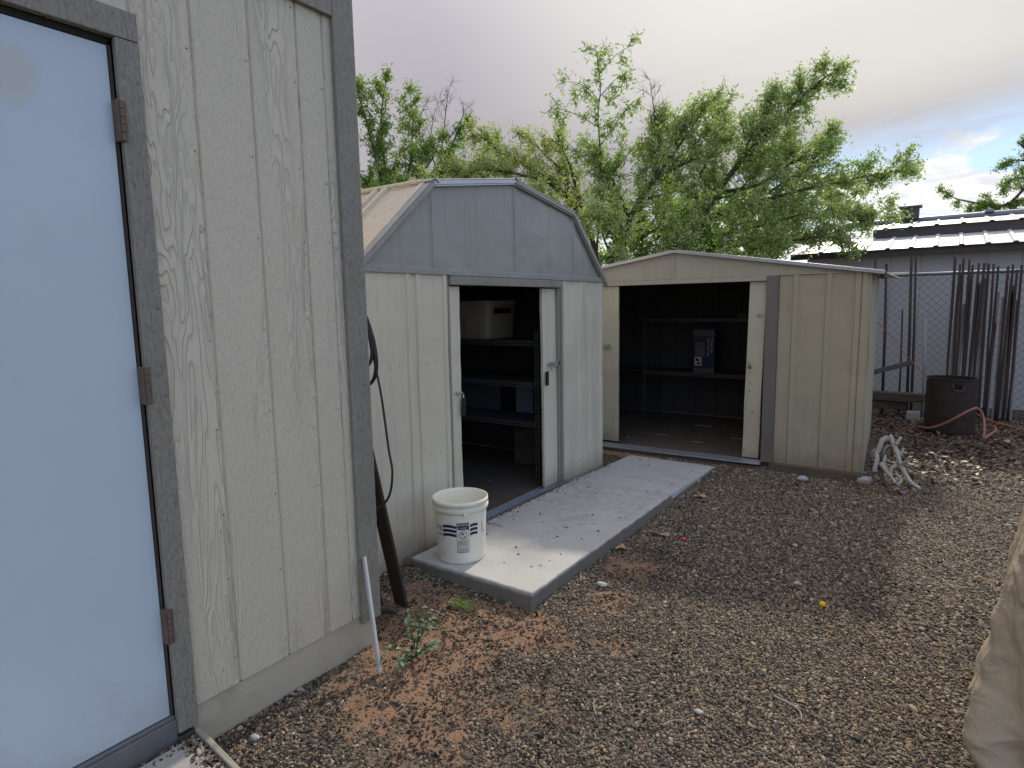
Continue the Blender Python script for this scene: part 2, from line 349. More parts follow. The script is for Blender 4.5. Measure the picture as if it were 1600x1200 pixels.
# ------------------------------------------------------------------ builders
class MB:
    def __init__(s): s.v = []; s.f = []
    def add(s, vs, fs):
        o = len(s.v); s.v += [tuple(p) for p in vs]; s.f += [tuple(i+o for i in f) for f in fs]; return s
    def box(s, x0, x1, y0, y1, z0, z1):
        return s.add([(x0,y0,z0),(x1,y0,z0),(x1,y1,z0),(x0,y1,z0),(x0,y0,z1),(x1,y0,z1),(x1,y1,z1),(x0,y1,z1)],
                     [(0,3,2,1),(4,5,6,7),(0,1,5,4),(1,2,6,5),(2,3,7,6),(3,0,4,7)])
    def obox(s, c, u, v, w, a, b, h):        # centre, three unit axes, half sizes
        c = Vector(c); P = []
        for k in (-1, 1):
            for i, j in ((-1,-1),(1,-1),(1,1),(-1,1)): P.append(c + u*a*i + v*b*j + w*h*k)
        return s.add(P, [(0,3,2,1),(4,5,6,7),(0,1,5,4),(1,2,6,5),(2,3,7,6),(3,0,4,7)])
    def beam(s, p, q, a, b, up=Vector((0, 0, 1))):
        p = Vector(p); q = Vector(q); d = (q-p); L = d.length; d.normalize()
        u = d.cross(up)
        if u.length < 1e-3: u = d.cross(Vector((0, 1, 0)))
        u.normalize(); v = u.cross(d).normalized()
        return s.obox((p+q)/2, u, v, d, a, b, L/2)
    def tube(s, pts, rad, n=8, cap=True):
        pts = [Vector(p) for p in pts]; k = len(pts)
        if isinstance(rad, (int, float)): rad = [rad]*k
        T = [(pts[min(i+1, k-1)]-pts[max(i-1, 0)]).normalized() for i in range(k)]
        a = T[0].orthogonal().normalized(); V = []
        for i in range(k):
            a = (a - T[i]*a.dot(T[i])); a.normalize(); b = T[i].cross(a)
            for j in range(n):
                t = 2*math.pi*j/n; V.append(pts[i] + (a*math.cos(t)+b*math.sin(t))*rad[i])
        F = [(i*n+j, i*n+(j+1) % n, (i+1)*n+(j+1) % n, (i+1)*n+j) for i in range(k-1) for j in range(n)]
        if cap: F += [tuple(range(n))[::-1], tuple(range((k-1)*n, k*n))]
        return s.add(V, F)
    def lathe(s, prof, n=32, c=(0, 0, 0), closed=False):
        V = []; k = len(prof)
        for r, z in prof:
            for j in range(n):
                t = 2*math.pi*j/n; V.append((c[0]+r*math.cos(t), c[1]+r*math.sin(t), c[2]+z))
        F = [(i*n+j, i*n+(j+1) % n, (i+1)*n+(j+1) % n, (i+1)*n+j) for i in range(k-1) for j in range(n)]
        if closed: F += [((k-1)*n+j, (k-1)*n+(j+1) % n, (j+1) % n, j) for j in range(n)]
        return s.add(V, F)
    def grid(s, f, nu, nv):
        V = [f(i/nu, j/nv) for j in range(nv+1) for i in range(nu+1)]
        F = [(j*(nu+1)+i, j*(nu+1)+i+1, (j+1)*(nu+1)+i+1, (j+1)*(nu+1)+i) for j in range(nv) for i in range(nu)]
        return s.add(V, F)
    def build(s, name, mat, parent=None, smooth=False, bevel=0, solid=0, **props):
        me = bpy.data.meshes.new(name); me.from_pydata(s.v, [], s.f); me.update()
        if smooth: me.polygons.foreach_set('use_smooth', [True]*len(me.polygons))
        me.materials.append(mat if not isinstance(mat, str) else M[mat])
        o = bpy.data.objects.new(name, me); COL.objects.link(o)
        if parent is not None:
            o.parent = parent
            o.matrix_parent_inverse = Matrix.Translation(-wloc(parent))
        if solid:
            m = o.modifiers.new('s', 'SOLIDIFY'); m.thickness = solid; m.offset = 0
        if bevel:
            m = o.modifiers.new('b', 'BEVEL'); m.width = bevel; m.segments = 2; m.limit_method = 'ANGLE'
        for k, v in props.items(): o[k] = v
        return o
def wloc(o):      # meshes are built in world coordinates, so only an Empty moves its children
    return Vector(o.location) if o.type == 'EMPTY' else Vector((0, 0, 0))
def thing(name, label, cat, loc=(0, 0, 0), group=None):
    o = bpy.data.objects.new(name, None); COL.objects.link(o); o.location = loc; o['label'] = label; o['category'] = cat; o.empty_display_size = .1
    if group: o['group'] = group
    return o
def tag(o, label, cat, group=None):
    o['label'] = label; o['category'] = cat
    if group: o['group'] = group
    return o
def nz(*p, s=1.0): return noise.noise(Vector(p)*s)
def text_tris(txt, size):
    cu = bpy.data.curves.new('t', 'FONT'); cu.body = txt; cu.size = size; cu.resolution_u = 3
    o = bpy.data.objects.new('t', cu); COL.objects.link(o); bpy.context.view_layer.update()
    me = o.evaluated_get(bpy.context.evaluated_depsgraph_get()).to_mesh()
    V = [tuple(v.co) for v in me.vertices]; F = [tuple(p.vertices) for p in me.polygons]
    o.evaluated_get(bpy.context.evaluated_depsgraph_get()).to_mesh_clear()
    bpy.data.objects.remove(o); bpy.data.curves.remove(cu)
    return V, F
def ribs_profile(a0, a1, ribs, w=.032, h=.012, step=.05):
    pts = [(a0, 0.0)]
    for r in sorted(ribs):
        for d, o in ((-w, 0), (-w*.72, h), (w*.72, h), (w, 0)): pts.append((r+d, o))
    pts.append((a1, 0.0)); pts.sort()
    out = []
    for p, q in zip(pts, pts[1:]):
        n = max(1, int((q[0]-p[0])/step))
        for i in range(n): out.append((p[0]+(q[0]-p[0])*i/n, p[1]+(q[1]-p[1])*i/n))
    out.append(pts[-1]); return out
def sheet(prof, z0, z1, f, nzr=16, dent=.003, seed=0.0):
    """ribbed metal sheet; f(a, z, off) gives the point, z0/z1 numbers or functions of a"""
    b = MB(); V = []; n = len(prof)
    g = lambda z, a: z(a) if callable(z) else z
    for j in range(nzr+1):
        for a, o in prof:
            lo, hi = g(z0, a), g(z1, a); z = lo+(hi-lo)*j/nzr
            dd = dent*nz(a*3.1+seed, z*2.3, seed) + dent*.6*nz(a*9+seed, z*8, seed+4)
            V.append(f(a, z, o+dd))
    F = [(j*n+i, j*n+i+1, (j+1)*n+i+1, (j+1)*n+i) for j in range(nzr) for i in range(n-1)]
    return b.add(V, F)
# ------------------------------------------------------------------ ground
def soilmask(x, y):
    blobs = [(-1.85, 2.0, .42, .36, 1.0), (-1.6, 2.22, .35, .22, .95), (-1.62, 1.75, .3, .3, .75), (-2.1, 2.1, .22, .3, .9), (-1.25, 1.75, .3, .28, .5), (-1.38, 3.15, .22, .35, .6),
             (-1.72, 1.75, .52, .42, .62), (-1.45, 1.45, .5, .35, .50), (-1.75, 1.45, .3, .25, .6), (-1.1, 2.35, .2, .3, .45), (-2.6, 5.6, .5, .12, .9), (-1.3, 2.7, .2, .3, .55), (-1.05, 1.3, .4, .3, .5)]
    m = 0*x
    for cx, cy, rx, ry, a in blobs: m = np.maximum(m, a*np.exp(-((x-cx)/rx)**2-((y-cy)/ry)**2))
    return m
def vnoise(x, y, sc, seed=0):
    x = x*sc+seed*13.7; y = y*sc+seed*7.3
    xi = np.floor(x).astype(int); yi = np.floor(y).astype(int); xf = x-xi; yf = y-yi
    def h(a, b):
        n = (a*374761393+b*668265263+seed*1442695) & 0x7fffffff; n = ((n ^ (n >> 13))*1274126177) & 0x7fffffff; return ((n ^ (n >> 16)) & 0xffff)/65535.0
    u = xf*xf*(3-2*xf); v = yf*yf*(3-2*yf)
    return (h(xi, yi)*(1-u)+h(xi+1, yi)*u)*(1-v)+(h(xi, yi+1)*(1-u)+h(xi+1, yi+1)*u)*v
def gheight(x, y):
    return .052*np.exp(-((x+2.42)/.30)**2-((y-2.30)/.22)**2)+(vnoise(x, y, 1.6, 1)-.5)*.022+(vnoise(x, y, 6, 2)-.5)*.010+(vnoise(x, y, 18, 3)-.5)*.005-.006
def ground():
    xs = np.concatenate([[-400, -60, -15], np.arange(-5, 3.01, .035), [8, 40, 400]]); ys = np.concatenate([[-400, -40, -6], np.arange(-.5, 11.01, .035), [20, 60, 600]])
    X, Y = np.meshgrid(xs, ys); Z = gheight(X, Y)
    Z = np.where((np.abs(X) > 10) | (Y > 12) | (Y < -2), -.006, Z)
    V = np.stack([X, Y, Z], -1).reshape(-1, 3); nx = len(xs); ny = len(ys)
    i, j = np.meshgrid(np.arange(nx-1), np.arange(ny-1)); k = (j*nx+i).ravel()
    F = np.stack([k, k+1, k+nx+1, k+nx], -1)
    me = bpy.data.meshes.new('ground'); me.from_pydata(V.tolist(), [], F.tolist()); me.materials.append(M_ground())
    a = me.attributes.new('soil', 'FLOAT', 'POINT'); a.data.foreach_set('value', soilmask(X, Y).ravel().astype(np.float32))
    me.polygons.foreach_set('use_smooth', [True]*len(me.polygons))
    o = bpy.data.objects.new('ground', me); COL.objects.link(o); o['kind'] = 'structure'
ground()
SLAB = [(-2.42, -1.585, 2.41, 4.33), (-2.43, -1.61, 4.34, 5.46)]
def keep(x, y):
    k = ~((x < -2.03) & (y < 1.79))
    k &= ~((x < -2.44) & (y > 2.12) & (y < 5.0)); k &= ~((x < -.48) & (y > 5.69) & (y < 7.7))
    for a, b, c, d in SLAB: k &= ~((x > a) & (x < b) & (y > c) & (y < d))
    k &= ~((x > -2.0) & (x < -1.0) & (y < .90)); k &= ~((x < -2.44) & (y > 2.12) & (y < 5.0))
    return k
def in_view(x, y, z=0, m=60):
    P = np.stack([x, y, np.full_like(x, z-1.5)], -1) @ np.array(ROT)
    px = 800+FPX*P[:, 0]/-P[:, 2]; py = 600-FPX*P[:, 1]/-P[:, 2]
    return (P[:, 2] < -.3) & (px > -m-300) & (px < 1600+m+300) & (py < 1200+m+250)
def scatter(name, label, x, y, z, sc, tint, mat, shape=(1, .75, .5), sub=1, tilt=.5, seed=3):
    n = len(x); me = bpy.data.meshes.new(name); me.vertices.add(n)
    me.vertices.foreach_set('co', np.stack([x, y, z], -1).astype(np.float32).ravel())
    r = np.random.default_rng(seed)
    rot = np.stack([r.normal(0, tilt, n), r.normal(0, tilt, n), r.uniform(0, 6.28, n)], -1).astype(np.float32)
    s3 = (np.stack([shape[0]*r.uniform(.8, 1.35, n), shape[1]*r.uniform(.75, 1.2, n), shape[2]*r.uniform(.7, 1.2, n)], -1)*sc[:, None]).astype(np.float32)
    for nm, ty, dat in (('rot', 'FLOAT_VECTOR', rot), ('s3', 'FLOAT_VECTOR', s3)):
        a = me.attributes.new(nm, ty, 'POINT'); a.data.foreach_set('vector', dat.ravel())
    a = me.attributes.new('tint', 'FLOAT', 'POINT'); a.data.foreach_set('value', tint.astype(np.float32))
    o = bpy.data.objects.new(name, me); COL.objects.link(o); o['kind'] = 'stuff'; o['label'] = label; o['category'] = name.replace('_', ' ')
    g = bpy.data.node_groups.new(name, 'GeometryNodeTree')
    g.interface.new_socket('Geometry', in_out='INPUT', socket_type='NodeSocketGeometry'); g.interface.new_socket('Geometry', in_out='OUTPUT', socket_type='NodeSocketGeometry')
    N = g.nodes; L = g.links; gi = N.new('NodeGroupInput'); go = N.new('NodeGroupOutput')
    ico = N.new('GeometryNodeMeshIcoSphere'); ico.inputs['Radius'].default_value = 1; ico.inputs['Subdivisions'].default_value = sub
    sm = N.new('GeometryNodeSetMaterial'); sm.inputs['Material'].default_value = mat; L.new(ico.outputs[0], sm.inputs[0])
    last = sm.outputs[0]
    if sub > 1:
        ss_ = N.new('GeometryNodeSetShadeSmooth'); L.new(last, ss_.inputs[0]); last = ss_.outputs[0]
    iop = N.new('GeometryNodeInstanceOnPoints'); L.new(gi.outputs[0], iop.inputs['Points']); L.new(last, iop.inputs['Instance'])
    for nm, sock in (('rot', 'Rotation'), ('s3', 'Scale')):
        na = N.new('GeometryNodeInputNamedAttribute'); na.data_type = 'FLOAT_VECTOR'; na.inputs['Name'].default_value = nm; L.new(na.outputs[0], iop.inputs[sock])
    L.new(iop.outputs[0], go.inputs[0])
    md = o.modifiers.new('gn', 'NODES'); md.node_group = g
    return o
def sample(n, x0, x1, y0, y1):
    return RNG.uniform(x0, x1, n), RNG.uniform(y0, y1, n)
def gravel():
    X, Y, Sc = [], [], []
    for n, box, s in ((98000, (-2.1, .75, .8, 3.1), .0043), (100000, (-2.1, .95, 3.1, 5.75), .0053), (48000, (-.6, 1.2, 5.75, 9.6), .007), (5000, (-2.48, -1.6, 2.0, 2.42), .0055), (1500, (-2.9, -1.1, 5.46, 5.7), .006)):
        x, y = sample(n, *box); X.append(x); Y.append(y); Sc.append(s*np.exp(RNG.normal(0, .33, n)))
    x, y, s = map(np.concatenate, (X, Y, Sc))
    k = keep(x, y) & in_view(x, y)
    m = soilmask(x, y)+(vnoise(x, y, 7, 4)-.5)*.5+(vnoise(x, y, 22, 5)-.5)*.35
    p = np.clip(1.15-m*1.9, .10, 1)
    # thin where leaves cover the ground by the fence
    p = p*np.where(y > 6.6, .55, 1)
    k &= RNG.random(len(x)) < p
    x, y, s = x[k], y[k], s[k]
    t = np.clip(RNG.beta(1.3, 1.7, len(x)), 0, 1)
    stops = [(0, (.022, .019, .016)), (.2, (.06, .052, .044)), (.36, (.13, .11, .09)), (.5, (.22, .18, .13)), (.62, (.32, .235, .135)), (.72, (.24, .135, .07)), (.86, (.40, .33, .23)), (1, (.55, .48, .37))]
    scatter('pea_gravel', 'brown and grey pea gravel spread over the yard', x, y, gheight(x, y)+s*.3, s, t, M_inst('pebble', stops, .7, .35), (1.1, .85, .6), 2, .45, 5)
    # dark husks and chips on the bare soil
    x, y = sample(42000, -2.2, -.2, 1.0, 3.6); m = soilmask(x, y)
    cl = vnoise(x, y, 9, 8)*.6+vnoise(x, y, 26, 9)*.6
    k = keep(x, y) & (RNG.random(len(x)) < np.clip((cl-.40)*3.0, 0.03, 1)*np.clip(.35+m, 0, 1))
    x, y = x[k], y[k]; s = .0042*np.exp(RNG.normal(0, .35, len(x)))
    scatter('dark_husks', 'dark seed husks and bark chips littering the bare red soil', x, y, gheight(x, y)+s*.3, s, RNG.random(len(x)),
            M_inst('husk', [(0, (.02, .015, .012)), (.6, (.055, .04, .03)), (.85, (.12, .09, .06)), (1, (.3, .25, .18))], .85), (1.6, .8, .35), 1, .5, 9)
gravel()
def pad_dirt():
    o = MB().add([(-2.012, -.4, .066), (-1.98, -.4, .066), (-1.98, .885, .068), (-1.9, .888, .066), (-.9, .80, .06), (-.9, .84, .06), (-2.0, .95, .066)], [(0, 1, 2, 6), (2, 3, 4, 5, 6)]).box(-2.06, -2.002, .895, .954, -.02, .083).build('dirt_fill', 'soilfill'); o['kind'] = 'structure'
    n = 900; x = np.concatenate([RNG.uniform(-2.008, -1.955, n//2), RNG.uniform(-2.0, -1.3, n)]); y = np.concatenate([RNG.uniform(.2, .93, n//2), RNG.uniform(.885, .945, n)])
    y = np.where(np.arange(len(x)) < n//2, y, y-.105*(x+2.0)); s = .0045*np.exp(RNG.normal(0, .4, len(x)))
    scatter('gap_debris', 'small stones, husks and leaf bits caught between door sill, pad and edging board', x, y, np.full(len(x), .073)+np.where(x < -1.98, 0, .004), s, RNG.random(len(x)), M_inst('gap_bits', [(0, (.03, .022, .018)), (.5, (.12, .09, .07)), (.8, (.3, .25, .19)), (1, (.5, .45, .38))], .85), (1.5, .9, .45), 1, .5, 19)
pad_dirt()
# straw bits and twigs among the gravel, dry leaves near the fence
def leaf_mesh(name, P, size, up, tint, mat, fold=.35, curl=.25, parent=None, aspect=.5, **props):
    """one folded four-point leaf per row of P"""
    n = len(P); r = RNG
    d = r.normal(size=(n, 3)); d[:, 2] = d[:, 2]*(1-up) - (0 if up else 0); d /= np.linalg.norm(d, axis=1)[:, None]
    nrm = r.normal(size=(n, 3)); nrm[:, 2] += up*3; s = np.cross(d, nrm); s /= np.linalg.norm(s, axis=1)[:, None]+1e-9
    u = np.cross(s, d)
    L = size[:, None]; w = L*aspect
    base = P; tip = P+d*L - u*L*curl; mid = P+d*L*.5 + u*L*fold*.3
    a = P+d*L*.45+s*w*.5-u*L*fold*.2; b = P+d*L*.45-s*w*.5-u*L*fold*.2
    V = np.stack([base, a, tip, b], 1).reshape(-1, 3)
    k = np.arange(n)*4
    F = np.stack([np.stack([k, k+1, k+2], -1), np.stack([k, k+2, k+3], -1)], 1).reshape(-1, 3)
    me = bpy.data.meshes.new(name)
    me.vertices.add(len(V)); me.vertices.foreach_set('co', V.astype(np.float32).ravel())
    me.loops.add(F.size); me.loops.foreach_set('vertex_index', F.astype(np.int32).ravel())
    me.polygons.add(len(F)); me.polygons.foreach_set('loop_start', np.arange(0, F.size, 3, dtype=np.int32))
    me.update(calc_edges=True); me.validate()
    at_ = me.attributes.new('tint', 'FLOAT', 'POINT'); at_.data.foreach_set('value', np.repeat(tint, 4).astype(np.float32))
    me.materials.append(M[mat]); o = bpy.data.objects.new(name, me); COL.objects.link(o)
    if parent is not None: o.parent = parent; o.matrix_parent_inverse = Matrix.Translation(-wloc(parent))
    for kk, v in props.items(): o[kk] = v
    return o
def litter():
    x, y = sample(9000, -.62, 1.3, 5.4, 9.6)
    w = np.clip((y-5.2-.9*np.clip(x+.3, 0, 1.2))/1.6, 0, 1)*np.clip(1.1-.5*np.abs(x), .25, 1)
    k = keep(x, y) & (RNG.random(len(x)) < w)
    x, y = x[k], y[k]; P = np.stack([x, y, gheight(x, y)+RNG.uniform(.004, .04, len(x))], -1)
    leaf_mesh('leaf_litter', P, RNG.uniform(.025, .065, len(x)), .75, RNG.random(len(x))**1.6, 'litter', .6, .3, None, .6, kind='stuff', label='dry brown leaf litter heaped towards the back fence', category='leaf litter')
    n = 900; x, y = sample(n, -2.1, .9, .9, 6.5); k = keep(x, y); x, y = x[k], y[k]
    P = np.stack([x, y, gheight(x, y)+.008], -1)
    leaf_mesh('straw_bits', P, RNG.uniform(.015, .05, len(x)), .93, np.clip(RNG.normal(.8, .2, len(x)), 0, 1), 'litter', .2, .05, None, .09, kind='stuff', label='scattered straw and twig bits on the gravel', category='straw')
litter()
def floor_litter():
    x = np.concatenate([RNG.uniform(-2.7, -1.3, 130), RNG.uniform(-3.4, -2.55, 60)]); y = np.concatenate([RNG.uniform(5.8, 7.5, 130), RNG.uniform(2.9, 4.0, 60)])
    z = np.where(y > 5, .071, .0605)
    leaf_mesh('floor_litter', np.stack([x, y, z], -1), RNG.uniform(.015, .05, len(x)), .9, np.clip(RNG.normal(.75, .25, len(x)), 0, 1), 'litter', .3, .15, None, .4, kind='stuff', label='leaf and straw bits blown onto the shed floors', category='floor litter')
floor_litter()
# ------------------------------------------------------------------ the big board-sided shed on the left
FX = -2.03
def big_shed():
    t = thing('board_sided_shed', 'tall beige shed with embossed vertical siding, grey trim and a white door', 'shed', (FX-1.2, .3, 0))
    MB().box(FX-2.6, FX-.035, -1.45, 1.765, .12, 2.80).build('wall_core', 'dark', t)
    gr = [.955, 1.138, 1.345, 1.541, 1.662, 1.80]
    def board(y0, y1, z0, z1, face=0):
        g = .0032; b = MB()
        prof = [(y0+.001, FX-.03), (y0+g*.8, FX-.007), (y0+g*2.0, FX), (y1-g*2.0, FX), (y1-g*.8, FX-.007), (y1-.001, FX-.03)]
        V = [(x, y, z) for z in (z0, z1) for y, x in prof]
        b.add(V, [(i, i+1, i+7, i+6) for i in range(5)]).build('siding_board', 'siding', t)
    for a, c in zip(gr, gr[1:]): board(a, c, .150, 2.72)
    board(.74, .954, 2.29, 2.72); 
    y = .74
    while y > -.3: board(y-.2, y, 2.29, 2.72); y -= .2
    for i in range(5): board(-.335-.2*(i+1), -.335-.2*i, .150, 2.72)
    for i in range(9): pass
    # groove floor
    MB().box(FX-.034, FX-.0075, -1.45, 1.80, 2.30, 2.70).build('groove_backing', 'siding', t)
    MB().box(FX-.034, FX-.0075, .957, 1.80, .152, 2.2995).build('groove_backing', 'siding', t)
    # side wall round the corner
    b = MB(); b.box(FX-2.6, FX-.03, 1.767, 1.785, .14, 2.74); b.build('side_wall', 'siding', t)
    # trims
    def trim(x0, x1, y0, y1, z0, z1, name='trim_board', mat='trim'):
        MB().box(x0, x1, y0, y1, z0, z1).build(name, mat, t, bevel=.003)
    trim(FX+.001, FX+.021, 1.700, 1.806, .118, 2.742, 'corner_trim')
    trim(FX-.09, FX-.0005, 1.7865, 1.806, .118, 2.742, 'corner_trim')
    trim(FX+.001, FX+.021, -1.45, 1.698, 2.622, 2.742, 'eave_trim')
    trim(FX+.001, FX+.022, .899, .966, .098, 2.289, 'door_trim')
    trim(FX+.001, FX+.022, -.13, .966, 2.2905, 2.372, 'door_trim')
    trim(FX+.001, FX+.022, -.13, -.062, .098, 2.289, 'door_trim')
    # skirt
    b = MB(); b.add([(FX-.03, .955, -.03), (FX-.006, .955, -.03), (FX-.006, 1.79, -.03), (FX-.03, 1.79, -.03), (FX-.03, .955, .146), (FX-.006, .955, .146), (FX-.006, 1.79, .146), (FX-.03, 1.79, .146)],
                    [(0,3,2,1),(4,5,6,7),(0,1,5,4),(1,2,6,5),(2,3,7,6),(3,0,4,7)]).build('skirt_board', 'skirt', t, bevel=.003)
    MB().box(FX-2.6, FX-.031, 1.77, 1.79, -.03, .118).build('skirt_board', 'skirt', t)
    # door
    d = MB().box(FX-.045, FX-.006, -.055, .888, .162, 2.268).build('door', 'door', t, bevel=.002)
    MB().box(FX-.034, FX-.0055, .890, .898, .15, 2.28).build('door_jamb', 'jamb', t)
    MB().box(FX-.034, FX-.0055, -.06, .898, 2.2705, 2.2895).build('door_jamb', 'dark', t)
    for z in (2.055, 1.272, .48):
        b = MB(); b.box(FX-.005, FX+.026, .8865, .8985, z-.058, z+.058); b.box(FX+.0225, FX+.0255, .899, .912, z-.058, z+.058)
        for k in range(5):
            z0 = z-.056+k*.0225; b.tube([(FX+.028, .8985, z0), (FX+.028, .8985, z0+.0205)], .0062, 10)
        b.build('hinge', 'hinge', d)
    b = MB(); b.box(FX-.05, FX+.004, -.06, .8985, .148, .1595); b.box(FX-.03, FX+.012, -.06, .8985, .04, .1475); b.build('threshold', 'sillmetal', t, bevel=.002)
    # nail heads
    b = MB(); r = random.Random(3)
    def nail(y, z, x): b.lathe([(0, .0016), (.0042, .0012), (.0046, 0)], 8)  # placeholder ring, moved below
    def head(x, y, z, rr=.0038):
        V = [(x+.0018, y, z)]+[(x+.0006, y+rr*math.cos(k*math.pi/4), z+rr*math.sin(k*math.pi/4)) for k in range(8)]
        b.add(V, [(0, 1+k, 1+(k+1) % 8) for k in range(8)])
    for k in range(14): head(FX+.0212, 1.755+r.uniform(-.02, .02), .25+k*.185+r.uniform(-.03, .03))
    for k in range(7): head(FX+.0222, .953, .2+k*.33+r.uniform(-.05, .05))
    for yy in gr[1:-1]:
        for k in range(9): head(FX+.0002, yy-.016, .22+k*.30+r.uniform(-.04, .04), .003)
    b.build('nail_heads', 'nail', t, kind='stuff')
    # roof, above the frame
    b = MB(); P = [(FX+.03, 2.745), (FX-1.3, 3.15), (FX-2.66, 2.745), (FX-2.66, 2.80), (FX-1.3, 3.205), (FX+.03, 2.80)]
    V = [(x, yy, z) for yy in (-1.5, 1.812) for x, z in P]
    b.add(V, [(0,1,2,3,4,5), (11,10,9,8,7,6)]+[(i, i+6, (i+1) % 6+6, (i+1) % 6) for i in range(6)]).build('roof', 'brown', t)
big_shed()
# entrance pad with its edging board
def pad():
    b = MB()
    def f(u, v):
        x = -1.985+1.35*u; y = -.5+1.393*v-.03*u*v
        if v == 1: y += .012*nz(x*9, 1, 2)
        return (x, y, .080+.004*nz(x*4, y*4, 0))
    b.grid(f, 40, 60)
    n0 = len(b.v); E = [f(i/40, 1) for i in range(41)]+[f(1, 1-j/60) for j in range(61)]
    W0 = [f(0, j/60) for j in range(61)]
    for edge in (W0, E): b.add(edge+[(p[0], p[1], -.03) for p in edge], [(i, i+len(edge), i+1+len(edge), i+1) for i in range(len(edge)-1)])
    tag(b.build('entrance_pad', 'padconcrete'), 'small worn concrete pad below the white door', 'concrete pad')
    b = MB().beam((-2.006, .957, .034), (-.9, .84, .030), .010, .055)
    tag(b.build('edging_board', 'oldwood', bevel=.004), 'weathered grey edging board set on edge beside the concrete pad', 'edging board')
pad()
# ------------------------------------------------------------------ barn-roofed metal shed
GX = -2.47
def gambrel():
    t = thing('barn_roof_metal_shed', 'cream metal shed with grey-green barn-shaped gable and open sliding doors, behind the white bucket', 'shed', (GX-1.2, 3.55, 0))
    fx = lambda a, z, o: (GX+o, a, z)
    y0, y1, zt = 2.13, 4.95, 1.685
    XB = GX-2.35
    zb = lambda a: .035
    # front wall sheets, one per pressed panel
    for (a, b_, rb, s) in ((y0, 2.545, [2.19, 2.52], 1.3), (2.5455, 2.857, [2.60, 2.83], 5.2), (4.232, 4.56, [4.26, 4.53], 8.8), (4.5605, y1, [4.60, 4.72, 4.915], 12.1)):
        sheet(ribs_profile(a, b_, rb, .020, .011), zb, zt, fx, 36, .0055, s).build('front_wall_panel', 'wall1', t, solid=.0015)
    # side and back walls with inner faces
    sheet(ribs_profile(0, 2.35, [.3*k for k in range(1, 8)]), .035, 1.70, lambda a, z, o: (GX-a, y0-.004-o, z), 10, .003, 2).build('side_wall', 'wall1', t, solid=.0015)
    sheet(ribs_profile(0, 2.35, [.3*k for k in range(1, 8)]), .035, 1.70, lambda a, z, o: (GX-a, y1+.004+o, z), 10, .003, 3).build('side_wall', 'wall1', t, solid=.0015)
    prof = [(2.10, 1.66), (2.74, 2.205), (3.565, 2.335), (4.39, 2.205), (4.98, 1.66)]
    def rz(a):
        for (p, zp), (q, zq) in zip(prof, prof[1:]):
            if a <= q+1e-6: return zp+(zq-zp)*(a-p)/(q-p)
        return prof[-1][1]
    sheet(ribs_profile(y0, y1, [y0+.3*k for k in range(1, 9)]), .035, lambda a: rz(a)-.02, lambda a, z, o: (XB-o, a, z), 12, .003, 4).build('back_wall', 'wall1', t, solid=.0015)
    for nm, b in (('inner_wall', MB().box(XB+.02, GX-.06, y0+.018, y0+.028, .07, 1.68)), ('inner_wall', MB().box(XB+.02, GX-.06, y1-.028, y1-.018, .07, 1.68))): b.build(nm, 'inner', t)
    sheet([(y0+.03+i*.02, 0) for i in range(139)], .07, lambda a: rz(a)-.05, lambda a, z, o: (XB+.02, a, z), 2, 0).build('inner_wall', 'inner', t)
    for k in range(9):   # studs on the far inner wall
        MB().box(XB+.1+k*.27, XB+.125+k*.27, y1-.045, y1-.0285, .07, 1.68).build('wall_stud', 'inner', t)
    MB().box(XB+.02, GX-.06, y1-.052, y1-.029, .9, .93).build('wall_girt', 'inner', t)
    MB().box(XB, GX-.03, y0+.01, y1-.01, -.02, .055).build('floor', 'floorwood', t)
    # gable: four pressed panels with rolled borders, standing above a sill strip
    cuts = [(2.14, 2.742), (2.742, 3.590), (3.590, 4.418), (4.418, 4.95)]
    for k, (a, b_) in enumerate(cuts):
        pr = [(a+.003, -.012), (a+.006, .006), (a+.018, .006), (a+.024, 0)]
        n = 16
        pr += [(a+.024+(b_-a-.048)*i/n, 0) for i in range(1, n)]
        pr += [(b_-.024, 0), (b_-.018, .006), (b_-.006, .006), (b_-.003, -.012)]
        sheet(pr, 1.725, lambda q: max(rz(q)-.006, 1.7255), fx, 14, .005, 20+k*3.3).build('gable_panel', 'gable', t, solid=.0012)
    for a, z1 in ((2.742, 2.19), (3.590, 2.32), (4.418, 2.17)): MB().box(GX-.01, GX+.010, a-.006, a+.006, 1.727, z1).build('gable_seam', 'gable', t, bevel=.002)
    MB().box(GX-.012, GX+.02, 2.115, 4.965, 1.684, 1.724).build('gable_sill', 'frame1' if 0 else 'gable', t, bevel=.004)
    MB().box(GX-.03, GX-.012, y0+.02, y1-.02, 1.66, 1.683).build('top_track', 'dark', t)
    # rake trims
    for k, ((p, zp), (q, zq)) in enumerate(zip(prof, prof[1:])):
        d = Vector((0, q-p, zq-zp)).normalized(); nn = Vector((0, -d.z, d.y))
        b = MB(); a0 = Vector((0, p, zp)); a1 = Vector((0, q, zq))
        def strip(x0, x1, o0, o1):
            b.add([a0+nn*o0+Vector((x0, 0, 0)), a1+nn*o0+Vector((x0, 0, 0)), a1+nn*o1+Vector((x0, 0, 0)), a0+nn*o1+Vector((x0, 0, 0)),
                   a0+nn*o0+Vector((x1, 0, 0)), a1+nn*o0+Vector((x1, 0, 0)), a1+nn*o1+Vector((x1, 0, 0)), a0+nn*o1+Vector((x1, 0, 0))],
                  [(0,1,2,3), (7,6,5,4), (0,4,5,1), (1,5,6,2), (2,6,7,3), (3,7,4,0)])
        strip(GX+.008, GX+.028, -.022, .012); strip(GX+.0285, GX+.036, -.012, .012); strip(GX-.03, GX+.036, .0125, .020)
        b.build('rake_trim', 'gable' if k in (0,) else 'alu' if k == 1 else 'gable', t, bevel=.002)
